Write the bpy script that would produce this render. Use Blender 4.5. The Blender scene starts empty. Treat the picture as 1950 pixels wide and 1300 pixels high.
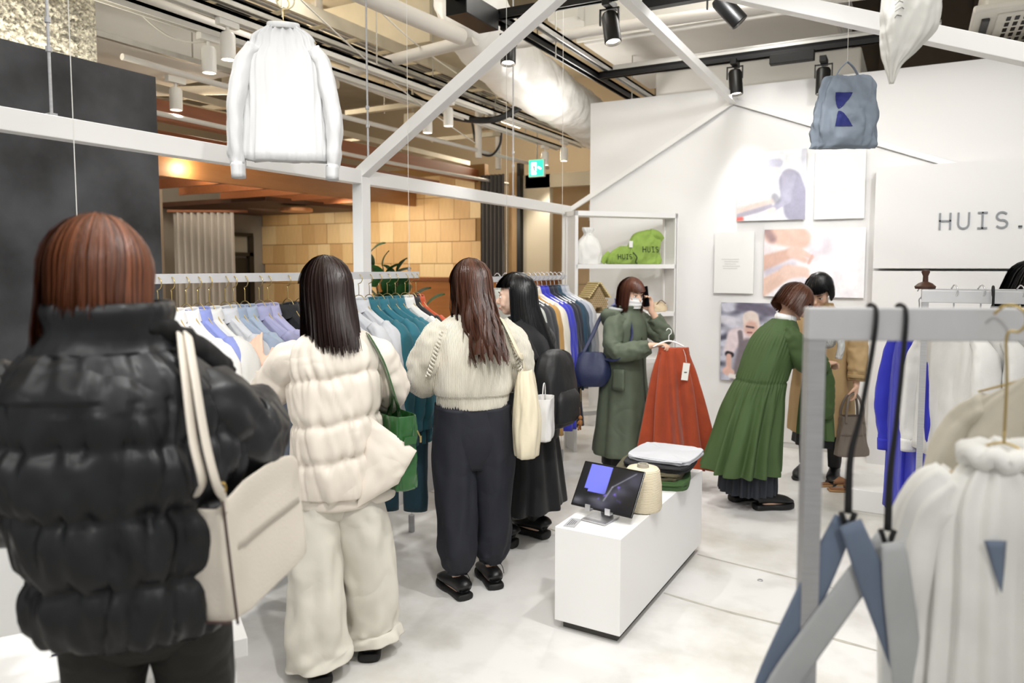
import bpy, bmesh, math, random
import numpy as np
from mathutils import Vector, Matrix, Euler, noise
random.seed(7); rng = np.random.default_rng(7)
S = bpy.context.scene
COL = S.collection
pi = math.pi

# ------------------------------------------------------------------ camera, world, lights, exposure
cam = bpy.data.objects.new('camera', bpy.data.cameras.new('camera')); COL.objects.link(cam)
cam.location = (0, 0, 1.56); cam.rotation_euler = (math.radians(86.0), 0, math.radians(28.6))
cam.data.sensor_width = 36; cam.data.lens = 36 * 1400 / 1950; cam.data.shift_y = -45 / 1950
cam.data.clip_start = .05; cam.data.clip_end = 60
cam.data.dof.use_dof = True; cam.data.dof.focus_distance = 3.4; cam.data.dof.aperture_fstop = 2.4
S.camera = cam
S.view_settings.view_transform = 'Standard'; S.view_settings.look = 'None'
S.view_settings.gamma = 1; S.view_settings.use_curve_mapping = False
S.view_settings.exposure = 0.98
S.cycles.adaptive_threshold = .025; S.cycles.max_bounces = 6; S.cycles.diffuse_bounces = 3; S.cycles.glossy_bounces = 2; S.cycles.transmission_bounces = 2
W = bpy.data.worlds.new('world'); S.world = W; W.use_nodes = True
W.node_tree.nodes['Background'].inputs[0].default_value = (.985, .995, 1, 1)
W.node_tree.nodes['Background'].inputs[1].default_value = .25

def area(name, loc, sx, sy, power, col=(1, .995, .98), rot=(0, 0, 0)):
    l = bpy.data.lights.new(name, 'AREA'); l.shape = 'RECTANGLE'; l.size = sx; l.size_y = sy; l.energy = power; l.color = col
    o = bpy.data.objects.new(name, l); COL.objects.link(o); o.location = loc; o.rotation_euler = rot; return o
def spot(name, loc, target, power, angle=70, blend=.6, rad=.04, col=(1, .995, .98)):
    l = bpy.data.lights.new(name, 'SPOT'); l.energy = power; l.spot_size = math.radians(angle); l.spot_blend = blend
    l.shadow_soft_size = rad; l.color = col
    o = bpy.data.objects.new(name, l); COL.objects.link(o); o.location = loc
    d = Vector(target) - Vector(loc); o.rotation_euler = d.to_track_quat('-Z', 'Y').to_euler(); return o
area('overhead_fill_light', (-1.2, .9, 3.9), 3.0, 2.2, 26)  # area fills added above the frame for ambient light, no fixtures modelled
area('overhead_fill_light', (.9, 2.6, 3.9), 1.6, 2.0, 17)

# ------------------------------------------------------------------ helpers
def lin(c):
    if isinstance(c, str):
        c = [int(c[i:i + 2], 16) / 255 for i in (0, 2, 4)]
    return tuple(((v / 12.92) if v <= .04045 else ((v + .055) / 1.055) ** 2.4) for v in c[:3]) + (1,)
MATS = {}
def M(name, col='cccccc', rough=.6, metal=0, var=0., vs=6, bump=0., bs=40, st=(1, 1, 1), sheen=0, coat=0, spec=.5,
      emit=None, es=1, fold=0., fs=9, fst=(1, 1, 1), col2=None, island=0, attr=None, trans=0, alpha=1, det=4, wave=None):
    if name in MATS: return MATS[name]
    m = bpy.data.materials.new(name); m.use_nodes = True; nt = m.node_tree; b = nt.nodes['Principled BSDF']
    L = nt.links.new
    b.inputs['Base Color'].default_value = lin(col); b.inputs['Roughness'].default_value = rough
    b.inputs['Metallic'].default_value = metal; b.inputs['Specular IOR Level'].default_value = spec
    if sheen: b.inputs['Sheen Weight'].default_value = sheen
    if coat: b.inputs['Coat Weight'].default_value = coat; b.inputs['Coat Roughness'].default_value = .12
    if trans: b.inputs['Transmission Weight'].default_value = trans
    if alpha < 1: b.inputs['Alpha'].default_value = alpha
    if emit: b.inputs['Emission Color'].default_value = lin(emit); b.inputs['Emission Strength'].default_value = es
    tc = mp = None
    def coords():
        nonlocal tc, mp
        if mp is None:
            tc = nt.nodes.new('ShaderNodeTexCoord'); mp = nt.nodes.new('ShaderNodeMapping')
            mp.inputs['Scale'].default_value = st; L(tc.outputs['Object'], mp.inputs[0])
        return mp.outputs[0]
    csock = None
    if attr:
        a = nt.nodes.new('ShaderNodeAttribute'); a.attribute_name = attr; csock = a.outputs['Color']
    if var or col2:
        n = nt.nodes.new('ShaderNodeTexNoise'); n.inputs['Scale'].default_value = vs; n.inputs['Detail'].default_value = det
        L(coords(), n.inputs['Vector'])
        r = nt.nodes.new('ShaderNodeValToRGB'); r.color_ramp.elements[0].position = .3; r.color_ramp.elements[1].position = .7
        c = lin(col)
        if col2: r.color_ramp.elements[0].color = c; r.color_ramp.elements[1].color = lin(col2)
        else:
            r.color_ramp.elements[0].color = tuple(v * (1 - var) for v in c[:3]) + (1,)
            r.color_ramp.elements[1].color = tuple(min(1, v * (1 + var * .6)) for v in c[:3]) + (1,)
        L(n.outputs['Fac'], r.inputs[0]); csock = r.outputs[0]
    if island:
        g = nt.nodes.new('ShaderNodeNewGeometry'); hs = nt.nodes.new('ShaderNodeHueSaturation')
        mr = nt.nodes.new('ShaderNodeMapRange'); mr.inputs['To Min'].default_value = 1 - island; mr.inputs['To Max'].default_value = 1 + island
        L(g.outputs['Random Per Island'], mr.inputs['Value']); L(mr.outputs[0], hs.inputs['Value'])
        if csock: L(csock, hs.inputs['Color'])
        else: hs.inputs['Color'].default_value = lin(col)
        csock = hs.outputs[0]
    if csock: L(csock, b.inputs['Base Color'])
    nsock = None
    if bump:
        n = nt.nodes.new('ShaderNodeTexNoise'); n.inputs['Scale'].default_value = bs; n.inputs['Detail'].default_value = det
        L(coords(), n.inputs['Vector'])
        h = n.outputs['Fac']
        if wave:
            w = nt.nodes.new('ShaderNodeTexWave'); w.inputs['Scale'].default_value = wave[0]; w.bands_direction = wave[1]
            w.inputs['Distortion'].default_value = .6; L(coords(), w.inputs['Vector']); h = w.outputs['Fac']
        bp = nt.nodes.new('ShaderNodeBump'); bp.inputs['Strength'].default_value = bump; bp.inputs['Distance'].default_value = .01
        L(h, bp.inputs['Height']); nsock = bp.outputs[0]
    if fold:
        t2 = nt.nodes.new('ShaderNodeTexCoord'); m2 = nt.nodes.new('ShaderNodeMapping'); m2.inputs['Scale'].default_value = fst; L(t2.outputs['Object'], m2.inputs[0])
        n = nt.nodes.new('ShaderNodeTexNoise'); n.inputs['Scale'].default_value = fs * .75; n.inputs['Detail'].default_value = 1.5; n.inputs['Distortion'].default_value = .45; L(m2.outputs[0], n.inputs['Vector'])
        a = nt.nodes.new('ShaderNodeMath'); a.operation = 'MULTIPLY_ADD'; a.inputs[1].default_value = 2; a.inputs[2].default_value = -1; L(n.outputs['Fac'], a.inputs[0])
        c = nt.nodes.new('ShaderNodeMath'); c.operation = 'ABSOLUTE'; L(a.outputs[0], c.inputs[0])
        p = nt.nodes.new('ShaderNodeMath'); p.operation = 'POWER'; p.inputs[1].default_value = 1.25; L(c.outputs[0], p.inputs[0])
        bp = nt.nodes.new('ShaderNodeBump'); bp.inputs['Strength'].default_value = min(1, fold * .85); bp.inputs['Distance'].default_value = .03; L(p.outputs[0], bp.inputs['Height'])
        if nsock: L(nsock, bp.inputs['Normal'])
        nsock = bp.outputs[0]
    if nsock: L(nsock, b.inputs['Normal'])
    MATS[name] = m; return m

def link(o, parent=None):
    COL.objects.link(o)
    if parent is not None: o.parent = parent
    return o
def mobj(name, v, f, mat=None, parent=None, smooth=True, sharp=None, loc=None):
    me = bpy.data.meshes.new(name); me.from_pydata([tuple(map(float, p)) for p in v], [], [tuple(map(int, q)) for q in f]); me.update()
    if smooth:
        me.polygons.foreach_set('use_smooth', [True] * len(me.polygons))
        if sharp: me.set_sharp_from_angle(angle=math.radians(sharp))
    if mat is not None: me.materials.append(mat)
    o = bpy.data.objects.new(name, me); link(o, parent)
    if loc is not None: o.location = loc
    return o
def tag(o, label, cat=None, group=None, kind=None):
    o['label'] = label
    if cat: o['category'] = cat
    if group: o['group'] = group
    if kind: o['kind'] = kind
    return o
def thing(name, label, cat, loc=(0, 0, 0), rz=0, group=None):
    o = bpy.data.objects.new(name, None); COL.objects.link(o); o.location = loc; o.rotation_euler = (0, 0, rz)
    o.empty_display_size = .05
    return tag(o, label, cat, group)
def dup(root, loc=None, rz=None, mats=None):
    def cp(o, par):
        c = o.copy(); COL.objects.link(c)
        if par is not None: c.parent = par
        for ch in list(o.children): cp(ch, c)
        return c
    c = cp(root, None)
    if loc is not None: c.location = loc
    if rz is not None: c.rotation_euler = (0, 0, rz)
    return c
def setmat(o, m):
    for s in o.material_slots:
        s.link = 'OBJECT'; s.material = m

class MB:
    def __init__(s): s.v = []; s.f = []
    def add(s, v, f):
        k = len(s.v); s.v.extend([tuple(p) for p in v]); s.f.extend([tuple(i + k for i in q) for q in f]); return s
    def box(s, c, d, rz=0, bev=0, rx=0, ry=0):
        bm = bmesh.new(); bmesh.ops.create_cube(bm, size=1)
        for q in bm.verts: q.co = Vector((q.co.x * d[0], q.co.y * d[1], q.co.z * d[2]))
        if bev: bmesh.ops.bevel(bm, geom=list(bm.edges), offset=min(bev, min(d) * .45), segments=2, affect='EDGES', profile=.5)
        R = Euler((rx, ry, rz)).to_matrix()
        bm.verts.index_update()
        s.add([R @ q.co + Vector(c) for q in bm.verts], [[q.index for q in f.verts] for f in bm.faces]); bm.free(); return s
    def bar(s, a, b, w, h=None, bev=0):
        a = Vector(a); b = Vector(b); d = b - a; h = h or w
        q = d.to_track_quat('Y', 'Z').to_matrix(); c = (a + b) / 2
        t = MB().box((0, 0, 0), (w, d.length, h), bev=bev)
        s.add([q @ Vector(p) + c for p in t.v], t.f); return s
    def tube(s, P, n=10, m=None, **k):
        s.add(*tube(P, n, m, **k)); return s
    def build(s, name, mat, parent=None, smooth=False, sharp=None, loc=None):
        return mobj(name, s.v, s.f, mat, parent, smooth, sharp, loc)

def catmull(P, m):
    P = np.asarray(P, float); k = len(P)
    if k == 2:
        t = np.linspace(0, 1, m)[:, None]; return P[0] * (1 - t) + P[1] * t
    Q = np.vstack([2 * P[0] - P[1], P, 2 * P[-1] - P[-2]])
    u = np.linspace(0, k - 1, m); i = np.minimum(u.astype(int), k - 2); t = (u - i)[:, None]
    a, b, c, d = Q[i], Q[i + 1], Q[i + 2], Q[i + 3]
    return .5 * ((2 * b) + (-a + c) * t + (2 * a - 5 * b + 4 * c - d) * t ** 2 + (-a + 3 * b - 3 * c + d) * t ** 3)
def grid_faces(m, n, wrap=True, cap=True):
    f = []
    nn = n if wrap else n - 1
    for i in range(m - 1):
        for j in range(nn):
            k = (j + 1) % n
            f.append((i * n + j, i * n + k, (i + 1) * n + k, (i + 1) * n + j))
    if cap and wrap:
        f.append(tuple(range(n - 1, -1, -1))); f.append(tuple((m - 1) * n + j for j in range(n)))
    return f
def sell(th, e):
    c, s = np.cos(th), np.sin(th)
    return np.sign(c) * np.abs(c) ** (2 / e), np.sign(s) * np.abs(s) ** (2 / e)
def tube(P, n=12, m=None, e=2.0, disp=None, cap=True, up=(0, 0, 1), spline=True):
    """P rows: x y z r [r2]; r along side axis, r2 along 'up-ish' axis"""
    P = [tuple(p) + ((p[3],) if len(p) == 4 else ()) for p in P]
    m = m or (len(P) if len(P) == 2 else len(P) * 4)
    Q = catmull(P, m) if spline else np.asarray(P, float)
    m = len(Q)
    T = np.gradient(Q[:, :3], axis=0); T /= np.linalg.norm(T, axis=1)[:, None] + 1e-9
    u = np.asarray(up, float)
    if abs(np.dot(u, T[0])) > .95: u = np.array([0, 1., 0]) if abs(T[0][1]) < .9 else np.array([1., 0, 0])
    th = np.linspace(0, 2 * pi, n, endpoint=False); cx, sx = sell(th, e)
    V = []
    for i in range(m):
        u = u - np.dot(u, T[i]) * T[i]; u /= np.linalg.norm(u) + 1e-9; s = np.cross(T[i], u)
        for j in range(n):
            d = disp(i / (m - 1), th[j]) if disp else 0
            V.append(Q[i, :3] + s * cx[j] * max(.0005, Q[i, 3] + d) + u * sx[j] * max(.0005, Q[i, 4] + d))
    return V, grid_faces(m, n, True, cap)
def rings(R, n=64, m=60, e=2.2, disp=None, cap=True, arc=None):
    """R rows: z cx cy rx ry (horizontal rings); disp(t,theta,z,pos)->radial offset"""
    Q = catmull(R, m); a0, a1 = arc if arc else (0, 2 * pi)
    th = np.linspace(a0, a1, n, endpoint=(arc is not None)); cx, sx = sell(th, e)
    V = []
    for i in range(m):
        z, x0, y0, rx, ry = Q[i]
        for j in range(n):
            d = disp(i / (m - 1), th[j], z) if disp else 0
            dd = d if isinstance(d, tuple) else (d, 0)
            V.append((x0 + cx[j] * max(.001, rx + dd[0]), y0 + sx[j] * max(.001, ry + dd[0]), z + dd[1]))
    return V, grid_faces(m, n, arc is None, cap)
def ell(c, r, n=12, m=9, rot=None):
    V = []
    for i in range(m):
        a = pi * (i + .02) / (m - 1 + .04) - pi / 2
        for j in range(n):
            b = 2 * pi * j / n; p = Vector((r[0] * math.cos(a) * math.cos(b), r[1] * math.cos(a) * math.sin(b), r[2] * math.sin(a)))
            if rot is not None: p = rot @ p
            V.append(p + Vector(c))
    return V, grid_faces(m, n)
def nz(x, y, z, s=1): return noise.noise(Vector((x * s, y * s, z * s)))
def lathe(prof, n=24, c=(0, 0, 0)):
    V = [(c[0] + r * math.cos(2 * pi * j / n), c[1] + r * math.sin(2 * pi * j / n), c[2] + z) for r, z in prof for j in range(n)]
    return V, grid_faces(len(prof), n)

# ------------------------------------------------------------------ materials (common)
WHITE = M('white_paint', 'f1f0ee', .45, bump=.03, bs=60)
WALLM = M('white_wall', 'f0efee', .7, bump=.03, bs=90)
STEEL = M('brushed_steel', 'bcbcbe', .4, .5, var=.1, vs=12, st=(1, 1, 20))
GREYBAR = M('grey_bar', 'cfcfd1', .4, .1, var=.05, vs=15)
BLACKM = M('black_metal', '0d0d0e', .4, .2)
CEILM = M('raw_ceiling', 'c4baa4', .9, var=.15, vs=2, bump=.2, bs=25)
BEIGE = M('beige_wall', 'b6a58c', .8, var=.06, vs=2)
PIPE = M('pipe_paint', 'cfcac2', .55, var=.06, vs=3)
DUCTM = M('duct_white', 'e2dfd8', .6, var=.05, vs=2, bump=.06, bs=12)
TRAY = M('galvanised', 'a9a69e', .45, .5, var=.12, vs=10)
GOLD = M('gold_wire', 'c9b27a', .3, .9)
def build_floor_mat():
    m = bpy.data.materials.new('floor_paint'); m.use_nodes = True; nt = m.node_tree; b = nt.nodes['Principled BSDF']; L = nt.links.new
    tc = nt.nodes.new('ShaderNodeTexCoord')
    n1 = nt.nodes.new('ShaderNodeTexNoise'); n1.inputs['Scale'].default_value = 1.1; n1.inputs['Detail'].default_value = 6; n1.inputs['Roughness'].default_value = .62
    n2 = nt.nodes.new('ShaderNodeTexNoise'); n2.inputs['Scale'].default_value = 5; n2.inputs['Detail'].default_value = 8
    L(tc.outputs['Object'], n1.inputs['Vector']); L(tc.outputs['Object'], n2.inputs['Vector'])
    r1 = nt.nodes.new('ShaderNodeValToRGB'); r1.color_ramp.elements[0].position = .30; r1.color_ramp.elements[1].position = .52
    r1.color_ramp.elements[0].color = lin('c5c0b5'); r1.color_ramp.elements[1].color = lin('e2e0dd')
    L(n1.outputs['Fac'], r1.inputs[0])
    mx = nt.nodes.new('ShaderNodeMixRGB'); mx.blend_type = 'MULTIPLY'; mx.inputs[0].default_value = .25
    r2 = nt.nodes.new('ShaderNodeValToRGB'); r2.color_ramp.elements[0].position = .32; r2.color_ramp.elements[1].position = .5
    r2.color_ramp.elements[0].color = (.55, .53, .5, 1)
    L(n2.outputs['Fac'], r2.inputs[0]); L(r1.outputs[0], mx.inputs[1]); L(r2.outputs[0], mx.inputs[2]); L(mx.outputs[0], b.inputs['Base Color'])
    rr = nt.nodes.new('ShaderNodeMapRange'); rr.inputs['To Min'].default_value = .22; rr.inputs['To Max'].default_value = .5
    L(n2.outputs['Fac'], rr.inputs['Value']); L(rr.outputs[0], b.inputs['Roughness'])
    return m
FLOORM = build_floor_mat()

# ------------------------------------------------------------------ structure
def struct(name, mb, mat, label, smooth=False):
    o = mb.build(name, mat, None, smooth); return tag(o, label, None, None, 'structure')
fl = struct('floor', MB().box((-4, 4, -.05), (20, 18, .1)), FLOORM, 'white painted concrete shop floor with grey worn patches')
# worn saw-cut joints in the paint and small floor bolts
JM = M('joint_grey', 'b9b5aa', .8, var=.2, vs=14)
for a, b in (((-1.0, 3.35), (1.6, 3.05)), ((-.98, 3.9), (.9, 3.62)), ((-3, 4.15), (-1.35, 3.75))):
    mb = MB(); P = [Vector((a[0] + (b[0] - a[0]) * t + .0, a[1] + (b[1] - a[1]) * t + .02 * nz(t * 9, a[1], 2), .0006)) for t in np.linspace(0, 1, 24)]
    V = []
    for i, p in enumerate(P):
        w = .006 + .012 * abs(nz(i * .5, a[0], 5)); V += [(p.x, p.y - w, .0008), (p.x, p.y + w, .0008)]
    mobj('floor_joint', V, [(2 * i, 2 * i + 2, 2 * i + 3, 2 * i + 1) for i in range(23)], JM, fl)
for x, y in ((-.62, 3.72), (-.2, 2.6), (-.9, 4.9), (-.35, 4.2)):
    mobj('floor_bolt', *lathe([(.001, .004), (.012, .004), (.014, .0005)], 12, (x, y, 0)), STEEL, fl)
struct('ceiling', MB().box((-4, 4, 4.75), (20, 18, .1)), CEILM, 'exposed raw beige concrete ceiling slab above the ducts')
struct('wall_back', MB().box((.12, 6.69, 1.555), (5.76, .12, 3.11)), WALLM, 'tall white partition wall carrying the photo prints')
# relief gable lines of the house frame on the back wall (a thin board with the house outline)
gv = [(-2.72, 2.06), (-1.42, 2.95), (.15, 2.335), (.9, 2.05), (.9, 0.05), (-2.72, .05)]
V = [(x, 6.630, z) for x, z in gv] + [(x, 6.618, z) for x, z in gv]
n = len(gv); Fc = [tuple(range(n, 2 * n))[::-1], tuple(range(n))] + [(i, (i + 1) % n, n + (i + 1) % n, n + i) for i in range(n)]
gp = mobj('trim_1', V, Fc, WALLM, None, False); tag(gp, 'thin white house-shaped board lining the back wall', None, None, 'structure')
bm = bmesh.new(); bm.from_mesh(gp.data); bmesh.ops.recalc_face_normals(bm, faces=bm.faces); bm.to_mesh(gp.data); bm.free()
# shop sign wall in front of the board
sw = thing('wall_sign', 'white counter wall with the shop name in grey letters', None); sw['kind'] = 'structure'
MB().box((1.07, 6.5, 1.935), (2.7, .2, .99 - .21)).build('upper_panel', WALLM, sw)
MB().box((1.07, 6.5, .76), (2.7, .2, 1.53)).build('lower_panel', WALLM, sw)
struct('wall_left', MB().box((-4.35, .7, 1.37), (.3, 4.7, 2.74)), M('dark_panel', '4b4c50', .6, var=.7, vs=2.6, bump=.1, bs=9, det=10), 'charcoal plaster partition on the left with scuffed patches')
ROUGH = M('sprayed_wool', 'd6d0be', .95, var=.7, vs=55, bump=1.0, bs=45, det=6)
def rough_wall():
    V = []; nx, nyy = 330, 190
    for i in range(nx):
        for j in range(nyy):
            y = -1.6 + 4.62 * i / (nx - 1); z = 2.0 + 2.7 * j / (nyy - 1)
            V.append((-4.74 + (.012 * nz(y * 14, z * 14, 3) + .03 * nz(y * 46, z * 46, 7) + .02 * nz(y * 90, z * 90, 9)) * min(1, (3.02 - y) * 12), y, z))
    F = [(i * nyy + j, (i + 1) * nyy + j, (i + 1) * nyy + j + 1, i * nyy + j + 1) for i in range(nx - 1) for j in range(nyy - 1)]
    k = len(V); V += [(-5.2, 3.02, 2.0), (-5.2, 3.02, 4.7)]
    F += [((nx - 1) * nyy, k, k + 1, nx * nyy - 1)]
    return V, F
o = mobj('wall_column', *rough_wall(), ROUGH); tag(o, 'rough sprayed cream wall lit from below above the charcoal partition', None, None, 'structure')
area('cove_light', (-4.58, .9, 2.66), .06, 4.0, 17, (1, .94, .8), (pi, 0, 0))
struct('wall_far', MB().box((-5, 11.6, 2.35), (18, .15, 4.7)), BEIGE, 'beige far wall of the mall beyond the shop')
struct('wall_far_left', MB().box((-12.5, 5, 2.35), (.15, 14, 4.7)), BEIGE, 'dim beige wall far behind the cafe corner')

# low white kerb wall under the racks
struct('wall_low', MB().box((-3.02, 3.3, .36), (.24, 5.3, .72)), WHITE, 'knee-high white wall running under the hanging racks')

# ------------------------------------------------------------------ white house frame
hf = thing('house_frame', 'white square-section house-shaped frame with rafters over the shop', 'frame')
FR = M('frame_white', 'f4f3f1', .4)
for y in (3.53, 6.58):
    MB().box((-2.97, y, 1.05), (.078, .078, 2.1), bev=.003).build('post', FR, hf)
MB().box((-2.97, 3.66, 2.1), (.07, 5.84, .085), bev=.003).build('eave_beam', FR, hf)
AP = (-1.46, 3.075)
MB().bar((-2.985, 3.53, 2.11), (AP[0], 3.53, AP[1]), .075, .07, bev=.003).build('rafter', FR, hf)
MB().bar((AP[0], 3.53, AP[1]), (1.2, 3.53, 2.058), .075, .07, bev=.003).build('rafter', FR, hf)
for a_, b_ in (((-2.97, 2.1), (-1.42, 2.985)), ((-1.42, 2.985), (1.2, 1.955))):
    MB().bar((a_[0], 6.603, a_[1]), (b_[0], 6.603, b_[1]), .028, .045, bev=.002).build('wall_rafter', FR, hf)
MB().bar((AP[0], 3.5, AP[1] - .01), (-1.42, 6.61, 2.99), .06, .06, bev=.003).build('ridge_beam', FR, hf)
for x, y, z in ((-2.972, 1.70, 2.14), (-2.972, 3.60, 2.16), (-2.972, 5.47, 2.14)):
    r = MB().tube([(x, y, z, .006), (x, y, 4.7, .006)], 8).build('hanger_rod', STEEL, hf, True, 40)
    MB().box((x, y, z + .005), (.03, .03, .02)).build('bracket', STEEL, r)
    for dz in (.25, .36):
        MB().tube([(x, y, z + dz, .012), (x, y, z + dz + .02, .012)], 8).build('nut', STEEL, r, True, 40)
# ------------------------------------------------------------------ ceiling services
def rail(name, label, a, b, w, h, mat, cat='track', lip=True, group=None):
    t = thing(name, label, cat, group=group)
    a = Vector(a); b = Vector(b); d = (b - a).normalized(); s = d.cross(Vector((0, 0, 1))).normalized()
    MB().bar(a + Vector((0, 0, h * .3)), b + Vector((0, 0, h * .3)), w, h * .4).build('channel', mat, t)
    for k in (-1, 1):
        MB().bar(a + s * k * (w / 2 - .006), b + s * k * (w / 2 - .006), .012, h).build('flange', mat, t)
    return t
BT = M('black_track', '1a1a1c', .35, .3); GT = M('silver_track', 'c3c2bf', .35, .5); WT = M('white_track', 'dddad2', .45)
rail('lighting_track', 'black lighting track running back above the left rafter', (-2.62, 3.9, 3.3), (-2.62, 8.5, 3.3), .07, .06, BT)
rail('lighting_track', 'black lighting track crossing in front of the back wall', (-2.58, 6.42, 3.3), (.12, 6.41, 3.3), .06, .06, BT)
rail('lighting_track', 'black lighting track crossing near the frame apex at the top edge', (-2.75, 4.58, 3.31), (.6, 4.66, 3.31), .06, .06, BT)
rail('strut_channel', 'silver steel channel beside the black track', (-2.52, 4.7, 3.36), (-2.52, 8.5, 3.36), .05, .05, GT)
rail('strut_channel', 'silver steel channel above the crossing black track', (-2.48, 6.5, 3.37), (.12, 6.49, 3.37), .05, .05, GT)
rail('lighting_track', 'white lighting track on the left, nearer the shop', (-4.02, 2.3, 3.2), (-4.02, 9.4, 3.2), .07, .06, WT)
rail('lighting_track', 'white lighting track on the left, nearer the cafe', (-4.28, 2.3, 3.16), (-4.28, 9.2, 3.16), .07, .06, WT)
rail('strut_channel', 'long grey steel channel above the left white track', (-4.12, 2.0, 3.34), (-4.12, 9.4, 3.34), .06, .05, TRAY)
b = MB().box((-2.66, 4.33, 3.26), (.16, .42, .14), bev=.005).build('driver_box', BLACKM); tag(b, 'black driver box on the track at the top edge', 'driver box')
b = MB().box((-1.28, 4.66, 3.24), (.6, .07, .08), bev=.005).build('driver_box', BLACKM); tag(b, 'long black power box on the near crossing track', 'driver box')
b = MB().box((-.92, 6.41, 3.24), (.34, .07, .08), bev=.005).build('driver_box', BLACKM); tag(b, 'black power box on the track by the hanging grey tote', 'driver box')
# cable ladder
CT = M('cable_tray', 'b9b09c', .55, .2, var=.1)
cl = thing('cable_ladder', 'beige steel cable ladder with round rungs carrying cables', 'cable tray')
for x in (-4.33, -5.05): MB().bar((x, 2.4, 3.6), (x, 9.5, 3.6), .03, .11).build('side_rail', CT, cl)
for y in np.arange(2.7, 9.4, .42): MB().tube([(-4.33, y, 3.57, .018), (-5.05, y, 3.57, .018)], 8).build('rung', M('rung', 'cbbfa3', .6), cl, True, 40)
CAB = M('black_cable', '1b1b1c', .5)
for k in range(7):
    x = -4.5 - .07 * k
    c = MB().tube([(x, 2.4, 3.63, .014), (x + .03 * math.sin(k), 4.5, 3.64, .014), (x - .03, 7, 3.63, .014), (x, 9.4, 3.63, .014)], 6, 20).build('cable', [CAB, TRAY, M('cable_grey', '8d8a86', .6)][k % 3], cl, True)
c2 = thing('cable_ladder', 'lower steel ladder rail beyond the left white tracks', 'cable tray')
for x in (-5.6, -6.0): MB().bar((x, 3.4, 3.05), (x, 9.0, 3.02), .03, .06).build('side_rail', CT, c2)
for y in np.arange(3.6, 9, .8): MB().bar((-5.6, y, 3.04), (-6.0, y, 3.04), .03, .03).build('rung', CT, c2)
# pipes and ducts
def pipe(label, P, r, mat=PIPE, name='pipe', cat='pipe'):
    P2 = []
    for p in P: P2.append(tuple(p) + (r,))
    o = MB().tube(P2, 14, max(12, len(P) * 6), spline=True).build(name, mat, None, True, 50); return tag(o, label, cat)
pipe('white pipe running back above the flexible duct', [(-3.44, 2.28, 3.403), (-3.34, 4.27, 3.403), (-3.26, 5.12, 3.403)], .066)
pipe('white pipe branching left over the cable ladder', [(-4.6, 5.38, 3.36), (-3.9, 5.32, 3.39), (-3.2, 5.25, 3.41)], .052)
pipe('white pipe bending right across the box duct', [(-3.2, 5.4, 3.41), (-2.95, 5.55, 3.42), (-2.75, 5.58, 3.43), (-1.9, 5.65, 3.45), (0.38, 5.84, 3.45)], .043)
pipe('grey conduit along the sprayed wall top', [(-4.45, 1.0, 3.28), (-4.4, 3, 3.26), (-4.45, 6, 3.2)], .05)
pipe('thin beige conduit behind the left spotlights', [(-4.6, 3.1, 2.93), (-4.62, 4.5, 2.92), (-4.6, 9.5, 2.95)], .022)
pipe('second thin beige conduit lower behind the left spotlights', [(-5.2, 3.6, 2.75), (-5.2, 6.5, 2.72), (-5.2, 9.5, 2.75)], .02)
pipe('white pipe high over the cafe beams', [(-7.5, 4.5, 3.3), (-5.9, 5.2, 3.3), (-4.9, 5.5, 3.3)], .045)
pipe('black hose sagging under the flexible duct', [(-4.9, 6.6, 3.45), (-4.5, 6.8, 3.2), (-4.0, 6.9, 3.12), (-3.7, 7.0, 3.25)], .035, CAB, 'hose', 'hose')
pipe('black looped cable hanging near the exit sign', [(-4.75, 7.7, 3.3), (-4.7, 7.75, 2.98), (-4.55, 7.8, 2.9), (-4.42, 7.8, 3.02), (-4.4, 7.8, 3.2)], .014, CAB, 'cable', 'cable')
for k, (x, y) in enumerate(((-4.6, 7.6), (-5.4, 5.8), (-4.9, 8.6), (-6.4, 6.8))):
    pipe(['vertical cream pipe behind the right white spotlights', 'vertical cream pipe behind the rafter wire', 'vertical cream pipe over the exit sign', 'vertical cream pipe above the cafe beams'][k], [(x, y, 2.85), (x, y, 4.7)], .04)
for k in range(10):   # drop rods
    x, y = [(-4.02, 3.0), (-4.02, 5.0), (-4.02, 7.0), (-4.28, 4.2), (-4.28, 6.2), (-4.28, 8.2), (-5.05, 4.0), (-5.05, 6.4), (-2.55, 5.4), (-2.55, 7.2)][k]
    o = MB().tube([(x, y, 3.2, .006), (x, y, 4.7, .006)], 6).build('drop_rod', TRAY, None, True, 40)
    tag(o, ['front drop rod of the nearer white track', 'middle drop rod of the nearer white track', 'rear drop rod of the nearer white track', 'front drop rod of the farther white track', 'middle drop rod of the farther white track', 'rear drop rod of the farther white track', 'front drop rod of the cable ladder', 'rear drop rod of the cable ladder', 'front drop rod of the left black track', 'rear drop rod of the left black track'][k], 'rod', 'steel drop rods under the ceiling')
def flexduct():
    P = [(-3.15, 4.6, 4.5, .27), (-3.2, 4.95, 4.05, .28), (-3.3, 5.45, 3.62, .29), (-3.45, 6.3, 3.48, .29), (-3.55, 7.3, 3.44, .29), (-3.6, 8.3, 3.4, .28), (-3.65, 9.3, 3.3, .27)]
    def dsp(t, th):
        return .02 * nz(t * 34, math.cos(th) * 2.2, math.sin(th) * 2.2) + .012 * nz(t * 80, math.cos(th) * 3, math.sin(th) * 3)
    return tube(P, 40, 150, disp=dsp)
o = mobj('flexible_duct', *flexduct(), M('duct_wrap', 'f0eee9', .4, bump=.25, bs=16, det=6, fold=.5, fs=6)); tag(o, 'fat white plastic-wrapped flexible air duct', 'duct')
db = thing('box_duct', 'big white insulated box duct over the back wall', 'duct')
MB().box((-1.75, 7.65, 3.98), (2.2, 2.0, .62), bev=.02).build('casing', DUCTM, db)
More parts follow.
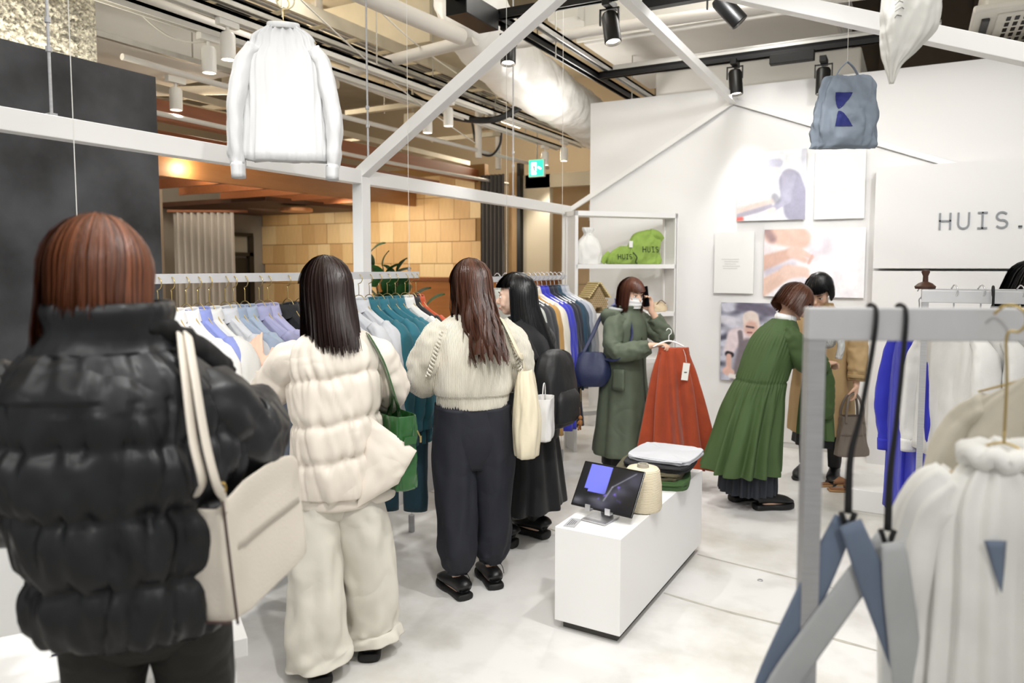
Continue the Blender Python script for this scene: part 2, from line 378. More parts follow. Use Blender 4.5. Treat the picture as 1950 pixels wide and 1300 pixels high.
MB().box((-1.75, 6.62, 3.72), (2.3, .05, .05)).build('flange', DUCTM, db); MB().box((-.66, 7.6, 3.72), (.05, 2.0, .05)).build('flange', DUCTM, db)
db2 = thing('box_duct', 'lower white duct box just behind the wall top', 'duct')
MB().box((-1.5, 8.4, 3.48), (2.0, 1.2, .3), bev=.02).build('casing', DUCTM, db2); MB().box((-1.5, 7.79, 3.36), (2.06, .03, .04)).build('flange', DUCTM, db2)
db3 = thing('box_duct', 'white tapered duct hood behind the black driver box', 'duct')
V = [(-3.3, 6.4, 4.6), (-2.75, 6.4, 4.6), (-2.75, 7.2, 4.6), (-3.3, 7.2, 4.6), (-3.15, 6.5, 3.9), (-2.85, 6.5, 3.9), (-2.85, 7.1, 3.9), (-3.15, 7.1, 3.9)]
mobj('casing', V, [(3, 2, 1, 0), (4, 5, 6, 7), (0, 1, 5, 4), (1, 2, 6, 5), (2, 3, 7, 6), (3, 0, 4, 7)], DUCTM, db3, False)
db4 = thing('box_duct', 'beige duct box over the cable ladder', 'duct')
MB().box((-5.2, 7.6, 4.1), (1.6, 2.6, .5), bev=.02).build('casing', M('duct_beige', 'c9bfa8', .7, var=.06), db4)
MB().box((-5.2, 6.3, 4.1), (1.66, .04, .54)).build('flange', M('duct_beige'), db4)
db5 = thing('box_duct', 'white plastered duct box above the hanging white shirt', 'duct')
MB().box((-5.75, 3.9, 3.5), (1.1, 1.3, .6), bev=.02).build('casing', DUCTM, db5); MB().box((-5.18, 3.9, 3.22), (.04, 1.34, .04)).build('flange', TRAY, db5)
BRN = M('dark_bulkhead', '5b5045', .9, var=.15, vs=3)
o = MB().box((.2, 9.6, 3.6), (6.5, .2, 2.2)).build('wall_bulkhead', BRN); tag(o, 'dark brown bulkhead seen above the back wall', None, None, 'structure')
for k, x in enumerate((-2.5, -1.9, -1.2, -.4, .5, 1.3)):
    q = MB().box((x, 9.48, 3.6), (.05, .04, 2.1)).build('stud', BRN, o)
# air-conditioner cassette
ac = thing('ceiling_cassette', 'white ceiling air conditioner with slotted grille at upper right', 'air conditioner')
ACM = M('ac_white', 'e4e0d6', .45)
MB().box((1.02, 6.62, 3.47), (1.3, 1.0, .28), bev=.02).build('body', ACM, ac)
MB().box((1.02, 6.62, 3.315), (1.44, 1.14, .05), bev=.015).build('panel', ACM, ac)
MB().box((.385, 6.62, 3.282), (.05, .8, .03), bev=.01).build('air_slot', M('slot_dark', '3a3a3a', .5), ac)
gr = MB().box((.95, 6.62, 3.284), (1.0, .95, .02), bev=.008).build('grille_frame', ACM, ac)
for i in range(16):
    for j in range(6):
        MB().box((.52 + i * .05, 6.24 + j * .14, 3.273), (.026, .085, .006)).build('slot', BLACKM, gr)
# ------------------------------------------------------------------ spotlights
LENS = M('lamp_lens', 'ffffff', .4, emit='fff3df', es=6)
def can_light(label, x, y, zt, mat, r=.045, h=.15, dirv=(0, 0, -1), arm=True, group=None, power=0, ang=80):
    t = thing('spotlight', label, 'spotlight', (x, y, zt), 0, group)
    d = Vector(dirv).normalized(); R = d.to_track_quat('-Z', 'Y').to_matrix()
    MB().box((0, 0, -.015), (.05, .16, .05), bev=.004).build('adapter', mat, t)
    c = Vector((0, 0, -.075)) ; piv = c + d * (h * .25)
    if mat is BLACKM:
        for k in (-1, 1): MB().bar((k * (r + .008), 0, -.04), (k * (r + .008), 0, piv.z - .02), .008, .018).build('yoke', mat, t)
        MB().bar((-(r + .012), 0, -.045), (r + .012, 0, -.045), .018, .008).build('yoke', mat, t)
    else:
        MB().tube([(0, 0, -.03, .012), (0, 0, -.09, .012)], 8).build('stem', mat, t, True, 40)
    v, f = lathe([(.001, .04), (r * .8, .04), (r, .02), (r, -h + .04), (r * .9, -h + .035), (r * .86, -h + .06), (.001, -h + .06)], 20)
    v = [R @ Vector(p) + c + d * .04 for p in v]
    mobj('can', v, f, mat, t, True, 40)
    v, f = lathe([(.001, -h + .0555), (r * .84, -h + .0555), (r * .84, -h + .062), (.001, -h + .062)], 16)
    mobj('lens', [R @ Vector(p) + c + d * .04 for p in v], f, LENS, t, True, 40)
    if power:
        p = Vector((x, y, zt)) + c + d * (h + .03)
        spot('lamp_or_fill_spot', p, p + d * 2, power, ang)
    return t
WC = M('white_can', 'e9e6df', .4)
for k, (x, y, z, p) in enumerate(((-4.28, 3.52, 3.13, 60), (-4.02, 3.46, 3.17, 0), (-4.28, 6.1, 3.13, 60), (-4.02, 6.08, 3.17, 0), (-4.28, 8.75, 3.13, 40), (-4.02, 8.78, 3.17, 0), (-5.2, 3.95, 3.05, 30))):
    can_light(['white can spotlight left of the hanging shirt', 'white can spotlight closest to the hanging shirt', 'white can spotlight just below the rafter, left one', 'white can spotlight just below the rafter, right one',
               'small white can spotlight above the exit sign', 'small white can spotlight right of the exit sign', 'small white can spotlight above the charcoal wall corner'][k],
              x, y, z, WC, .048, .17, (0, 0, -1), power=p)
for k, (x, y, z, d, p, a) in enumerate(((-2.62, 4.75, 3.28, (.1, -.2, -1), 24, 70), (-1.8, 4.63, 3.28, (.2, -.15, -1), 26, 75), (-1.1, 4.63, 3.26, (.75, .25, -.9), 0, 75), (-1.37, 6.41, 3.27, (.1, -.08, -1), 24, 70), (-.68, 6.41, 3.2, (0, -.1, -1), 24, 70))):
    can_light(['black yoke spotlight half hidden by the left rafter', 'black yoke spotlight left of the ridge beam', 'black spotlight at the top edge, tilted right', 'black yoke spotlight right of the ridge beam', 'black yoke spotlight behind the hanging grey tote'][k],
              x, y, z, BLACKM, .055, .2, d, power=p, ang=a)
# extra shop spots on tracks outside the picture
spot('lamp_or_fill_spot', (.3, 3.6, 3.3), (-.9, 6.6, 1.6), 52, 90, 1, .1)
spot('lamp_or_fill_spot', (-.9, 4.0, 3.3), (-1.7, 6.6, 1.4), 46, 90, 1, .1)
spot('lamp_or_fill_spot', (1.0, 4.4, 3.3), (.6, 6.4, 1.6), 26, 80, .7, .06)
spot('lamp_or_fill_spot', (-.3, 1.0, 3.3), (-1.9, 2.6, .6), 75, 75, .6, .05)
spot('lamp_or_fill_spot', (-.2, 2.6, 3.3), (-1.3, 3.6, .3), 62, 75, .6, .05)
spot('lamp_or_fill_spot', (-3.7, 2.2, 3.1), (-1.9, 2.6, 0), 55, 80, .6, .05)

for k, (x, y, z, e) in enumerate(((-6.5, 5.5, 3.35, 60), (-5.2, 9.6, 3.3, 45), (-3.9, 4.2, 3.9, 22), (-1.2, 5.6, 3.9, 18), (-8.2, 4.2, 3.2, 40), (-3.0, 6.9, 2.75, 16), (-2.2, 4.6, 3.75, 12))):  # unseen point fills added to brighten the ceiling, ducts and mall background
    l = bpy.data.lights.new('mall_fill_light', 'POINT'); l.energy = e; l.shadow_soft_size = .25; l.color = (1, .88, .7) if k in (0, 1, 4) else (1, .97, .92)
    o = bpy.data.objects.new('mall_fill_light', l); COL.objects.link(o); o.location = (x, y, z)

spot('lamp_or_fill_spot', (-.6, -1.2, 3.4), (-2.2, 2.6, 1.4), 36, 75, .7, .12)  # front fill spots added behind the camera to brighten surfaces facing it
spot('lamp_or_fill_spot', (1.2, -.8, 3.4), (-1.0, 4.0, 1.4), 60, 75, .7, .12)
spot('lamp_or_fill_spot', (-1.6, -1.4, 3.4), (-3.2, 1.6, 1.8), 42, 80, .7, .12)
# extra services: coiled cable, wires, hangers
cc = thing('cable_coil', 'coil of black cable lying over the ceiling rails', 'cable')
for k in range(5):
    P = [(-4.05 + (.32 + .02 * k) * math.cos(a), 4.1 + (.5 + .02 * k) * math.sin(a), 3.72 + .03 * math.sin(a * 2 + k), .011) for a in np.linspace(0, 2 * pi, 25)]
    MB().tube(P, 6, 60).build('loop', CAB, cc, True)
for k, (a, b) in enumerate((((-3.6, 2.6, 3.75), (-4.4, 7.2, 2.95)), ((-3.2, 3.0, 3.7), (-4.0, 6.2, 3.45)), ((-4.6, 3.1, 3.35), (-4.35, 3.6, 3.12)))):
    P = [tuple(Vector(a).lerp(Vector(b), t) - Vector((0, 0, .12 * math.sin(pi * t)))) + (.006,) for t in np.linspace(0, 1, 9)]
    o = MB().tube(P, 6, 24).build('wire', M('wire_white', 'd8d4ca', .5), None, True); tag(o, ['long thin white wire slanting past the rafter', 'short white wire slanting above the cable ladder', 'curved white flex by the left spotlight'][k], 'wire')
for k, (x, y, z, dx, dy) in enumerate(((-4.9, 4.6, 3.2, .5, .06), (-4.9, 6.2, 3.2, .5, .06), (-4.9, 7.8, 3.15, .5, .06), (-6.3, 5.0, 3.1, .6, .05), (-6.2, 7.4, 3.0, .6, .05))):
    o = MB().box((x, y, z), (dx * 2, dy, .05)).build('cross_channel', CT); tag(o, ['first', 'second', 'third', 'fourth', 'fifth'][k] + ' pale steel cross channel under the cable ladder, counted from the left front', 'channel', 'steel cross channels')
for k, (x, y, z) in enumerate(((-4.75, 6.5, 3.12), (-5.9, 6.0, 3.25), (-4.7, 7.9, 3.3))):
    t = thing('junction_box', ['cream junction box behind the right white spotlights', 'cream junction box over the timber beams', 'cream junction box above the exit sign'][k], 'box', (x, y, z))
    MB().box((0, 0, 0), (.14, .14, .12), bev=.006).build('housing', CT, t); MB().tube([(0, 0, .05, .012), (0, 0, 4.7 - z, .012)], 6).build('conduit', CT, t, True)
# ------------------------------------------------------------------ cafe corner beyond the racks
WOODB = M('brown_beam', '8a5230', .5, var=.12, vs=4, st=(8, 1, 8), bump=.05)
for k, (x, z, h, y0, y1) in enumerate(((-5.5, 2.84, .17, 3.3, 9.3), (-5.95, 2.68, .17, 3.5, 8.7))):
    o = MB().box((x, (y0 + y1) / 2, z), (.09, y1 - y0, h), bev=.004).build('timber_beam', WOODB)
    tag(o, ['upper reddish-brown timber beam over the cafe', 'lower reddish-brown timber beam over the cafe'][k], 'beam')
can = thing('cafe_canopy', 'brown timber canopy with fascia and slanted joists over the cafe', 'canopy')
FASC = M('orange_fascia', '97693f', .5, var=.1, vs=3, st=(8, 1, 8))
MB().box((-6.55, 6.4, 2.55), (.06, 5.2, .2)).build('fascia', FASC, can)
for y in np.arange(4.9, 8.6, .62): MB().box((-7.3, y, 2.52), (1.5, .05, .15)).build('joist', WOODB, can)
MB().box((-8.6, 7.9, 2.44), (2.4, 2.0, .06)).build('soffit', M('dark_soffit', '4a2c1c', .6, var=.1), can)
dl = MB().add(*lathe([(.001, .01), (.2, .01), (.22, 0), (.22, -.04), (.2, -.045), (.001, -.045)], 28, (-7.55, 7.6, 2.36))).build('ceiling_lamp', M('copper_disc', 'c48a5c', .35, .3), None, True, 40)
tag(dl, 'flat round copper ceiling lamp under the cafe canopy', 'lamp')
fd = MB().add(*lathe([(.001, -.02), (.1, -.02), (.12, 0), (.001, .01)], 20, (-6.75, 5.35, 2.58))).build('ceiling_lamp', M('warm_glow', 'fff0c8', .5, emit='ffe9b0', es=7), None, True, 40)
tag(fd, 'glowing round downlight beside the cafe fascia', 'lamp')
for p in ((-6.35, 5.4, 2.62), ):
    l = bpy.data.lights.new('fascia_lamp', 'POINT'); l.energy = 5; l.shadow_soft_size = .06; l.color = (1, .85, .6); o = bpy.data.objects.new('fascia_lamp', l); COL.objects.link(o); o.location = (-6.42, 5.0, 2.55)
for x, y, e in ((-8.6, 7.9, 30), (-7.0, 7.9, 36), (-5.9, 7.7, 28)):
    spot('cafe_lamp', (x, y - .2, 2.38), (x, 9.0, 1.2), e, 120, .5, .1, (1, .9, .72))
# plywood shingle wall
ww = MB().box((-7.53, 9.06, 1.5), (4.36, .1, 3.0)).build('wall_wood', M('ply_back', '8a6738', .7)); tag(ww, 'cafe wall clad in plywood squares', None, None, 'structure')
PLY = [M('ply_%d' % i, c, .55, var=.08, vs=5, st=(14, 1, 1.2)) for i, c in enumerate(('c2a071', 'cbab7c', 'b89363', 'c09b6b', 'd0b488'))]
tm = []
for i in range(3):
    t = MB().box((0, 0, 0), ((.2, .26, .33)[i], .012, .313), bev=.002); me = bpy.data.meshes.new('tile'); me.from_pydata(t.v, [], t.f); me.materials.append(PLY[0]); tm.append(me)
r2 = random.Random(3)
for row in range(9):
    x = -9.7 + r2.uniform(-.1, .05); z = .16 + row * .32
    while x < -5.36:
        i = r2.choice((0, 1, 1, 1, 2)); w = (.2, .26, .33)[i]
        if x + w > -5.33: break
        o = bpy.data.objects.new('tile', tm[i]); link(o, ww); o.location = (x + w / 2 + .002, 9.0 - r2.uniform(0, .008), z); setmat(o, r2.choice(PLY)); x += w + .004
GREYW = M('grey_cafe_wall', '8d8780', .8, var=.06, vs=2)
o = MB().box((-9.85, 6.5, 1.6), (.2, 5.2, 3.2)).build('wall_cafe', GREYW); tag(o, 'dim grey wall with the black cafe door', None, None, 'structure')
dr = thing('door_1', 'black cafe door with a frosted transom light', None, (-9.73, 8.2, 0)); dr['kind'] = 'structure'
DK = M('door_black', '17140f', .4)
MB().box((0, 0, .85), (.04, .9, 1.7)).build('leaf', DK, dr)
for y in (-.5, .5): MB().box((.02, y, 1.03), (.08, .09, 2.06)).build('jamb', DK, dr)
for z in (1.76, 2.08): MB().box((.02, 0, z), (.08, 1.08, .06)).build('rail', DK, dr)
MB().box((0, 0, 1.92), (.02, .92, .26)).build('pane', M('frost_pane', '8f8a7e', .5), dr)
MB().box((.03, .1, 1.42), (.004, .3, .02)).build('door_lettering', M('door_text', '8b5c43', .5), dr)
o = MB().box((-7.9, 4.9, 1.5), (.2, 1.6, 3.0)).build('wall_cafe_pier', M('taupe_wall', '7c6f62', .8)); tag(o, 'taupe pier wall beside the cafe curtain', None, None, 'structure')
def curtain(label, x0, y0, x1, y1, z0, z1, mat, folds, amp, tie=None):
    V = []; n, m = folds * 8, 24
    d = Vector((x1 - x0, y1 - y0, 0)); L = d.length; d.normalize(); s = Vector((-d.y, d.x, 0))
    for i in range(m):
        t = i / (m - 1)
        for j in range(n):
            u = j / (n - 1); k = u
            if tie: k = .5 + (u - .5) * (1 - tie * math.exp(-((t - .75) / .3) ** 2))
            off = amp * math.sin(u * folds * 2 * pi + .6 * nz(u * 6, t * 1.5, 1)) * (.8 + .4 * t)
            p = Vector((x0, y0, 0)) + d * (k * L) + s * off
            V.append((p.x, p.y, z1 + (z0 - z1) * t))
    V2 = [(p[0] + s.x * .004, p[1] + s.y * .004, p[2]) for p in V]
    F = grid_faces(m, n, False); k = len(V)
    o = mobj('curtain', V + V2, F + [tuple(i + k for i in q[::-1]) for q in F], mat); return tag(o, label, 'curtain')
curtain('pale grey pleated curtain hanging in the cafe', -8.75, 6.55, -8.05, 6.95, .05, 2.28, M('curtain_grey', 'b9b3ad', .8), 9, .05)
curtain('charcoal curtain gathered at the end of the wood wall', -5.33, 8.86, -4.95, 8.86, .05, 2.82, M('curtain_dark', '57534f', .9), 6, .035)
MB_ = MB().bar((-8.8, 6.5, 2.3), (-7.9, 7.05, 2.3), .03, .03).build('curtain_rail', WOODB); tag(MB_, 'brown rail over the pale grey curtain', 'curtain rail')
o = MB().box((-4.86, 9.0, 1.42), (.14, .1, 2.84)).build('trim_2', M('ply_2')); tag(o, 'narrow plywood edge strip right of the charcoal curtain', None, None, 'structure')
o = MB().box((-4.765, 8.98, 1.48), (.05, .12, 2.96)).build('trim_3', BLACKM); tag(o, 'black vertical edge post right of the wood wall', None, None, 'structure')
pw = thing('wall_passage', 'cream panelled passage wall with a recessed opening', None); pw['kind'] = 'structure'
CR = M('cream_panel', 'c9bb9f', .7); CR2 = M('tan_panel', 'a98f6b', .7, var=.05)
MB().box((-4.53, 9.05, 1.4), (.4, .1, 2.8)).build('jamb', CR, pw); MB().box((-3.7, 9.05, 2.71), (2.0, .1, .18)).build('lintel', CR, pw)
MB().box((-3.7, 9.6, .65), (2.0, .05, 1.3)).build('panel', CR2, pw); MB().box((-3.7, 9.6, 2.03), (2.0, .05, 1.42)).build('panel', CR2, pw)
MB().box((-3.55, 9.5, 2.3), (.8, .1, .22)).build('ledge', M('pale_ledge', 'c8c3b8', .6), pw)
ct = thing('cafe_counter', 'orange-brown wooden counter behind the racks', 'counter', (-5.0, 7.9, 0))
MB().box((0, 0, .69), (2.4, .5, 1.38)).build('front', M('counter_wood', 'a86a35', .5, var=.12, vs=3, st=(1, 1, 8)), ct)
MB().box((0, 0, 1.40), (2.44, .54, .04)).build('top', WOODB, ct)
# exit sign
ex = thing('exit_sign', 'lit green and white emergency exit sign', 'sign', (-4.27, 8.5, 2.81))
MB().box((0, 0, 0), (.22, .05, .22), bev=.005).build('housing', WHITE, ex)
MB().box((0, -.027, 0), (.2, .006, .2)).build('face', M('exit_green', '1fae78', .4, emit='25c38a', es=1.3), ex)
EW = M('exit_white', 'ffffff', .4, emit='f4fff8', es=2.2)
MB().box((-.03, -.032, -.005), (.07, .004, .15)).box((.05, -.032, 0), (.05, .004, .02), ry=.5).build('pictogram_door', EW, ex)
rm = M('exit_runner', '0d6b46', .5)
MB().add(*ell((-.025, -.036, .045), (.012, .003, .012))).bar((-.03, -.036, .03), (-.02, -.036, -.02), .006, .02).bar((-.02, -.036, -.02), (-.05, -.036, -.06), .006, .012).bar((-.02, -.036, -.02), (.01, -.036, -.05), .006, .012).bar((-.03, -.036, .02), (.0, -.036, .01), .006, .01).build('pictogram_runner', rm, ex)
MB().tube([(0, 0, .1, .008), (0, 0, 1.85, .008)], 6).build('hanger_pole', TRAY, ex, True)
# plant
LEAF = [M('leaf_%d' % i, c, .35, var=.15, vs=8, spec=.6) for i, c in enumerate(('2c5a2c', '3a7038', '1f4522'))]
pl = thing('potted_plant', 'broad-leaved green rubber plant behind the first rack', 'plant', (-3.72, 4.83, 0))
MB().add(*lathe([(.001, .0), (.13, 0), (.17, .35), (.15, .36), (.14, .3), (.001, .3)], 24)).build('pot', M('pot_grey', 'a9a49c', .7), pl, True, 50)
lm = []
V = []; F = []
n1, n2 = 7, 3
for i in range(n1):
    t = i / (n1 - 1); w = .068 * math.sin(pi * min(1, t * .93 + .05)) ** .7
    for j in (-1, 0, 1): V.append((j * w, t * .2, .02 * math.sin(t * 2.6) - .025 * t * t + abs(j) * .012))
F = [(i * 3 + j, i * 3 + j + 1, i * 3 + j + 4, i * 3 + j + 3) for i in range(n1 - 1) for j in range(2)]
lme = bpy.data.meshes.new('leaf'); lme.from_pydata(V, [], F); lme.materials.append(LEAF[0])
r3 = random.Random(5)
for k in range(7):
    a = r3.uniform(0, 2 * pi); R = r3.uniform(.05, .26); H = r3.uniform(1.2, 1.6) if k else 1.66
    tip = (R * math.cos(a), R * math.sin(a), H)
    MB().tube([(0, 0, .3, .012), (tip[0] * .3, tip[1] * .3, .9, .01), tip + (.005,)], 6, 10).build('stem', M('stem_brown', '5b4a33', .7), pl, True)
    for q in range(11):
        t = .45 + .55 * q / 10; P = catmull([(0, 0, .3), (tip[0] * .3, tip[1] * .3, .9), tip], 30)[int(t * 29)]
        o = bpy.data.objects.new('leaf', lme); link(o, pl); o.location = P; s = r3.uniform(.7, 1.1); o.scale = (s, s, s)
        o.rotation_euler = (r3.uniform(.35, 1.25), r3.uniform(-.5, .5), q * 2.4 + r3.uniform(-.5, .5)); setmat(o, r3.choice(LEAF))

# ------------------------------------------------------------------ lettering from strokes
def arcpts(cx, cy, r, a0, a1, n=10, ry=None):
    return [(cx + r * math.cos(math.radians(a0 + (a1 - a0) * i / n)), cy + (ry or r) * math.sin(math.radians(a0 + (a1 - a0) * i / n))) for i in range(n + 1)]
GL = {'H': [[(0, 0), (0, 1)], [(.6, 0), (.6, 1)], [(0, .52), (.6, .52)]],
      'U': [[(0, 1), (0, .3)] + arcpts(.3, .3, .3, 180, 360) + [(.6, 1)]],
      'I': [[(.3, 0), (.3, 1)], [(.08, 1), (.52, 1)], [(.08, 0), (.52, 0)]],
      'S': [arcpts(.3, .74, .28, 40, 270, 12, .26) + arcpts(.3, .25, .3, 90, -140, 12, .25)],
      '.': [[(.2, .02), (.3, .02)], [(.2, .07), (.3, .07)]]}
def letters(text, h, adv, sw, depth, place, warp=None):
    """place(u,v,d)->3d ; u right, v up, d outward"""
    mb = []
    for k, ch in enumerate(text):
        b = MB()
        for st in GL[ch]:
            pts = [(k * adv + x * h, y * h) for x, y in st]
            A = np.array(pts); keep = [0] + [i for i in range(1, len(A)) if np.hypot(*(A[i] - A[i - 1])) > 1e-6]; A = A[keep]; T = np.gradient(A, axis=0) if len(A) > 2 else np.repeat((A[1] - A[0])[None], 2, 0)
            T = T / (np.linalg.norm(T, axis=1)[:, None] + 1e-9); A[0] -= T[0] * sw * .45; A[-1] += T[-1] * sw * .45; N_ = np.stack([-T[:, 1], T[:, 0]], 1) * sw / 2; k_ = len(A)
            V = []
            for i in range(k_):
                p_, q_ = A[i] + N_[i], A[i] - N_[i]; V += [place(*p_, 0), place(*q_, 0), place(*q_, depth), place(*p_, depth)]
            b.add(V, [(0, 1, 2, 3), (4 * k_ - 1, 4 * k_ - 2, 4 * k_ - 3, 4 * k_ - 4)] + [(4 * i + e_, 4 * i + 4 + e_, 4 * i + 4 + (e_ + 1) % 4, 4 * i + (e_ + 1) % 4) for i in range(k_ - 1) for e_ in range(4)])
        mb.append(b)
    return mb
LG = M('letter_grey', '8f9398', .5)
for ch, b in zip('HUIS.', letters('HUIS.', .112, .118, .0125, .012, lambda u, v, d: (.16 + u, 6.4 - d, 1.84 + v))):
    b.build('letter', LG, sw)

# ------------------------------------------------------------------ photo prints on the wall
ATT = M('print_ink', 'ffffff', .45, attr='Col')
def mixc(a, b, t): return tuple(x + (y - x) * t for x, y in zip(a, b))
def sdf_cap(p, a, b, r):
    ax, ay = a; bx, by = b; px, py = p; dx, dy = bx - ax, by - ay
    t = max(0, min(1, ((px - ax) * dx + (py - ay) * dy) / (dx * dx + dy * dy + 1e-9)))
    rr = r if not isinstance(r, tuple) else r[0] + (r[1] - r[0]) * t
    return math.hypot(px - ax - dx * t, py - ay - dy * t) - rr
def ss(d, w): t = max(0, min(1, .5 - d / (w * 1.5))); return t * t * (3 - 2 * t)
def print_panel(label, x0, x1, z0, z1, func, fade=0, nx=130):
    t = thing('photo_print', label, 'photo print', ((x0 + x1) / 2, 6.585, (z0 + z1) / 2))
    w, h = x1 - x0, z1 - z0; ny = int(nx * h / w)
    MB().box((0, .005, 0), (w, .012, h)).build('board', WHITE, t)
    V = [(-w / 2 + w * i / nx, -.002, -h / 2 + h * j / ny) for i in range(nx + 1) for j in range(ny + 1)]
    F = [(i * (ny + 1) + j, (i + 1) * (ny + 1) + j, (i + 1) * (ny + 1) + j + 1, i * (ny + 1) + j + 1) for i in range(nx) for j in range(ny)]
    o = mobj('print_face', V, F, ATT, t, False)
    ca = o.data.color_attributes.new('Col', 'FLOAT_COLOR', 'POINT')
    asp = w / h
    dat = []
    for i in range(nx + 1):
        for j in range(ny + 1):
            dat += list(lin(tuple(max(0, min(1, c + (1 - c) * fade)) for c in (lambda cc, g: tuple(c * g for c in cc))(func(i / nx, j / ny, asp), 1 + .05 * noise.noise(Vector((i * .09, j * .09, 3))) + .025 * noise.noise(Vector((i * .35, j * .22, 9)))))))
    ca.data.foreach_set('color', dat)
    return t
def pr1(u, v, a):   # man with a cap bent over a bench, pale
    x = u * a; n1 = noise.noise(Vector((x * 6, v * 9, 1))); n2 = noise.noise(Vector((x * 16, v * 20, 4)))
    c = mixc((.97, .97, .985), (.86, .86, .9), max(0, min(1, .25 + n1 * .9 + n2 * .4)) * (1 if u < .5 else .35))
    c = mixc(c, (.93, .83, .80), ss(sdf_cap((x, v), (0, .15), (.5 * a, .27), .05), .05))
    c = mixc(c, (.72, .70, .76), ss(sdf_cap((x, v), (0, .07), (.5 * a, .2), .035), .03))
    c = mixc(c, (.93, .45, .42), ss(sdf_cap((x, v), (.0, .025), (.07, .03), .03), .03))
    c = mixc(c, (.62, .61, .69), ss(sdf_cap((x, v), (.78 * a, .55), (.9 * a, .15), (.16, .2)), .04))
    c = mixc(c, (.70, .69, .77), ss(sdf_cap((x, v), (.75 * a, .62), (.72 * a, .3), (.1, .07)), .04))
    c = mixc(c, (.70, .69, .77), ss(sdf_cap((x, v), (.72 * a, .3), (.55 * a, .16), (.07, .04)), .03))
    c = mixc(c, (.55, .55, .6), ss(sdf_cap((x, v), (.56 * a, .34), (.6 * a, .28), .05), .04) * .7)
    c = mixc(c, (.97, .90, .87), ss(sdf_cap((x, v), (.52 * a, .72), (.56 * a, .68), .075), .03))
    c = mixc(c, (.80, .80, .87), ss(sdf_cap((x, v), (.47 * a, .82), (.6 * a, .82), .06), .03))
    c = mixc(c, (.80, .80, .87), ss(sdf_cap((x, v), (.42 * a, .74), (.47 * a, .8), .02), .02))
    c = mixc(c, (.97, .90, .87), ss(sdf_cap((x, v), (.48 * a, .13), (.54 * a, .15), .035), .03))
    c = mixc(c, (.9, .9, .93), ss(sdf_cap((x, v), (.2 * a, .03), (.6 * a, .03), .035), .04) * .6)
    c = mixc(c, (.75, .75, .8), ss(sdf_cap((x, v), (.97 * a, .98), (.97 * a, .7), .04), .03) * .7)
    return c
def pr2(u, v, a):   # two hands sewing white cloth
    x = u * a
    c = mixc((.98, .97, .985), (.86, .83, .88), max(0, min(1, .35 + .8 * noise.noise(Vector((x * 3 - v * 2, v * 3, 2))) - .5 * u)))
    c = mixc(c, (.80, .73, .79), ss(sdf_cap((x, v), (.5 * a, .62), (.62 * a, .72), .05), .2) * .6)
    c = mixc(c, (.93, .85, .83), ss(sdf_cap((x, v), (.0, .9), (.1, .7), .14), .06) * .4)
    c = mixc(c, (.90, .76, .70), ss(sdf_cap((x, v), (.1 * a, .95), (.36 * a, .86), .16), .06))
    c = mixc(c, (.55, .45, .47), ss(sdf_cap((x, v), (.02, 1.0), (.08 * a, .86), .06), .06) * .7)
    c = mixc(c, (.87, .72, .66), ss(sdf_cap((x, v), (-.05, .48), (.3 * a, .66), (.12, .07)), .04))
    c = mixc(c, (.91, .78, .73), ss(sdf_cap((x, v), (.3 * a, .66), (.42 * a, .54), (.085, .04)), .04))
    c = mixc(c, (.91, .78, .73), ss(sdf_cap((x, v), (.36 * a, .68), (.49 * a, .58), (.05, .025)), .02))
    c = mixc(c, (.88, .72, .68), ss(sdf_cap((x, v), (.49 * a, .6), (.46 * a, .5), .022), .02))
    c = mixc(c, (.80, .76, .82), ss(sdf_cap((x, v), (.05, .36), (.3 * a, .46), .05), .06) * .7)
    c = mixc(c, (.90, .77, .71), ss(sdf_cap((x, v), (-.05, .1), (.25 * a, .36), (.13, .09)), .04))
    c = mixc(c, (.93, .81, .76), ss(sdf_cap((x, v), (.25 * a, .37), (.42 * a, .37), (.11, .07)), .04))
    c = mixc(c, (.93, .81, .76), ss(sdf_cap((x, v), (.4 * a, .34), (.46 * a, .3), .03), .02))
    c = mixc(c, (.74, .68, .75), ss(sdf_cap((x, v), (.2 * a, .06), (.6 * a, .2), .025), .06) * .6)
    return c
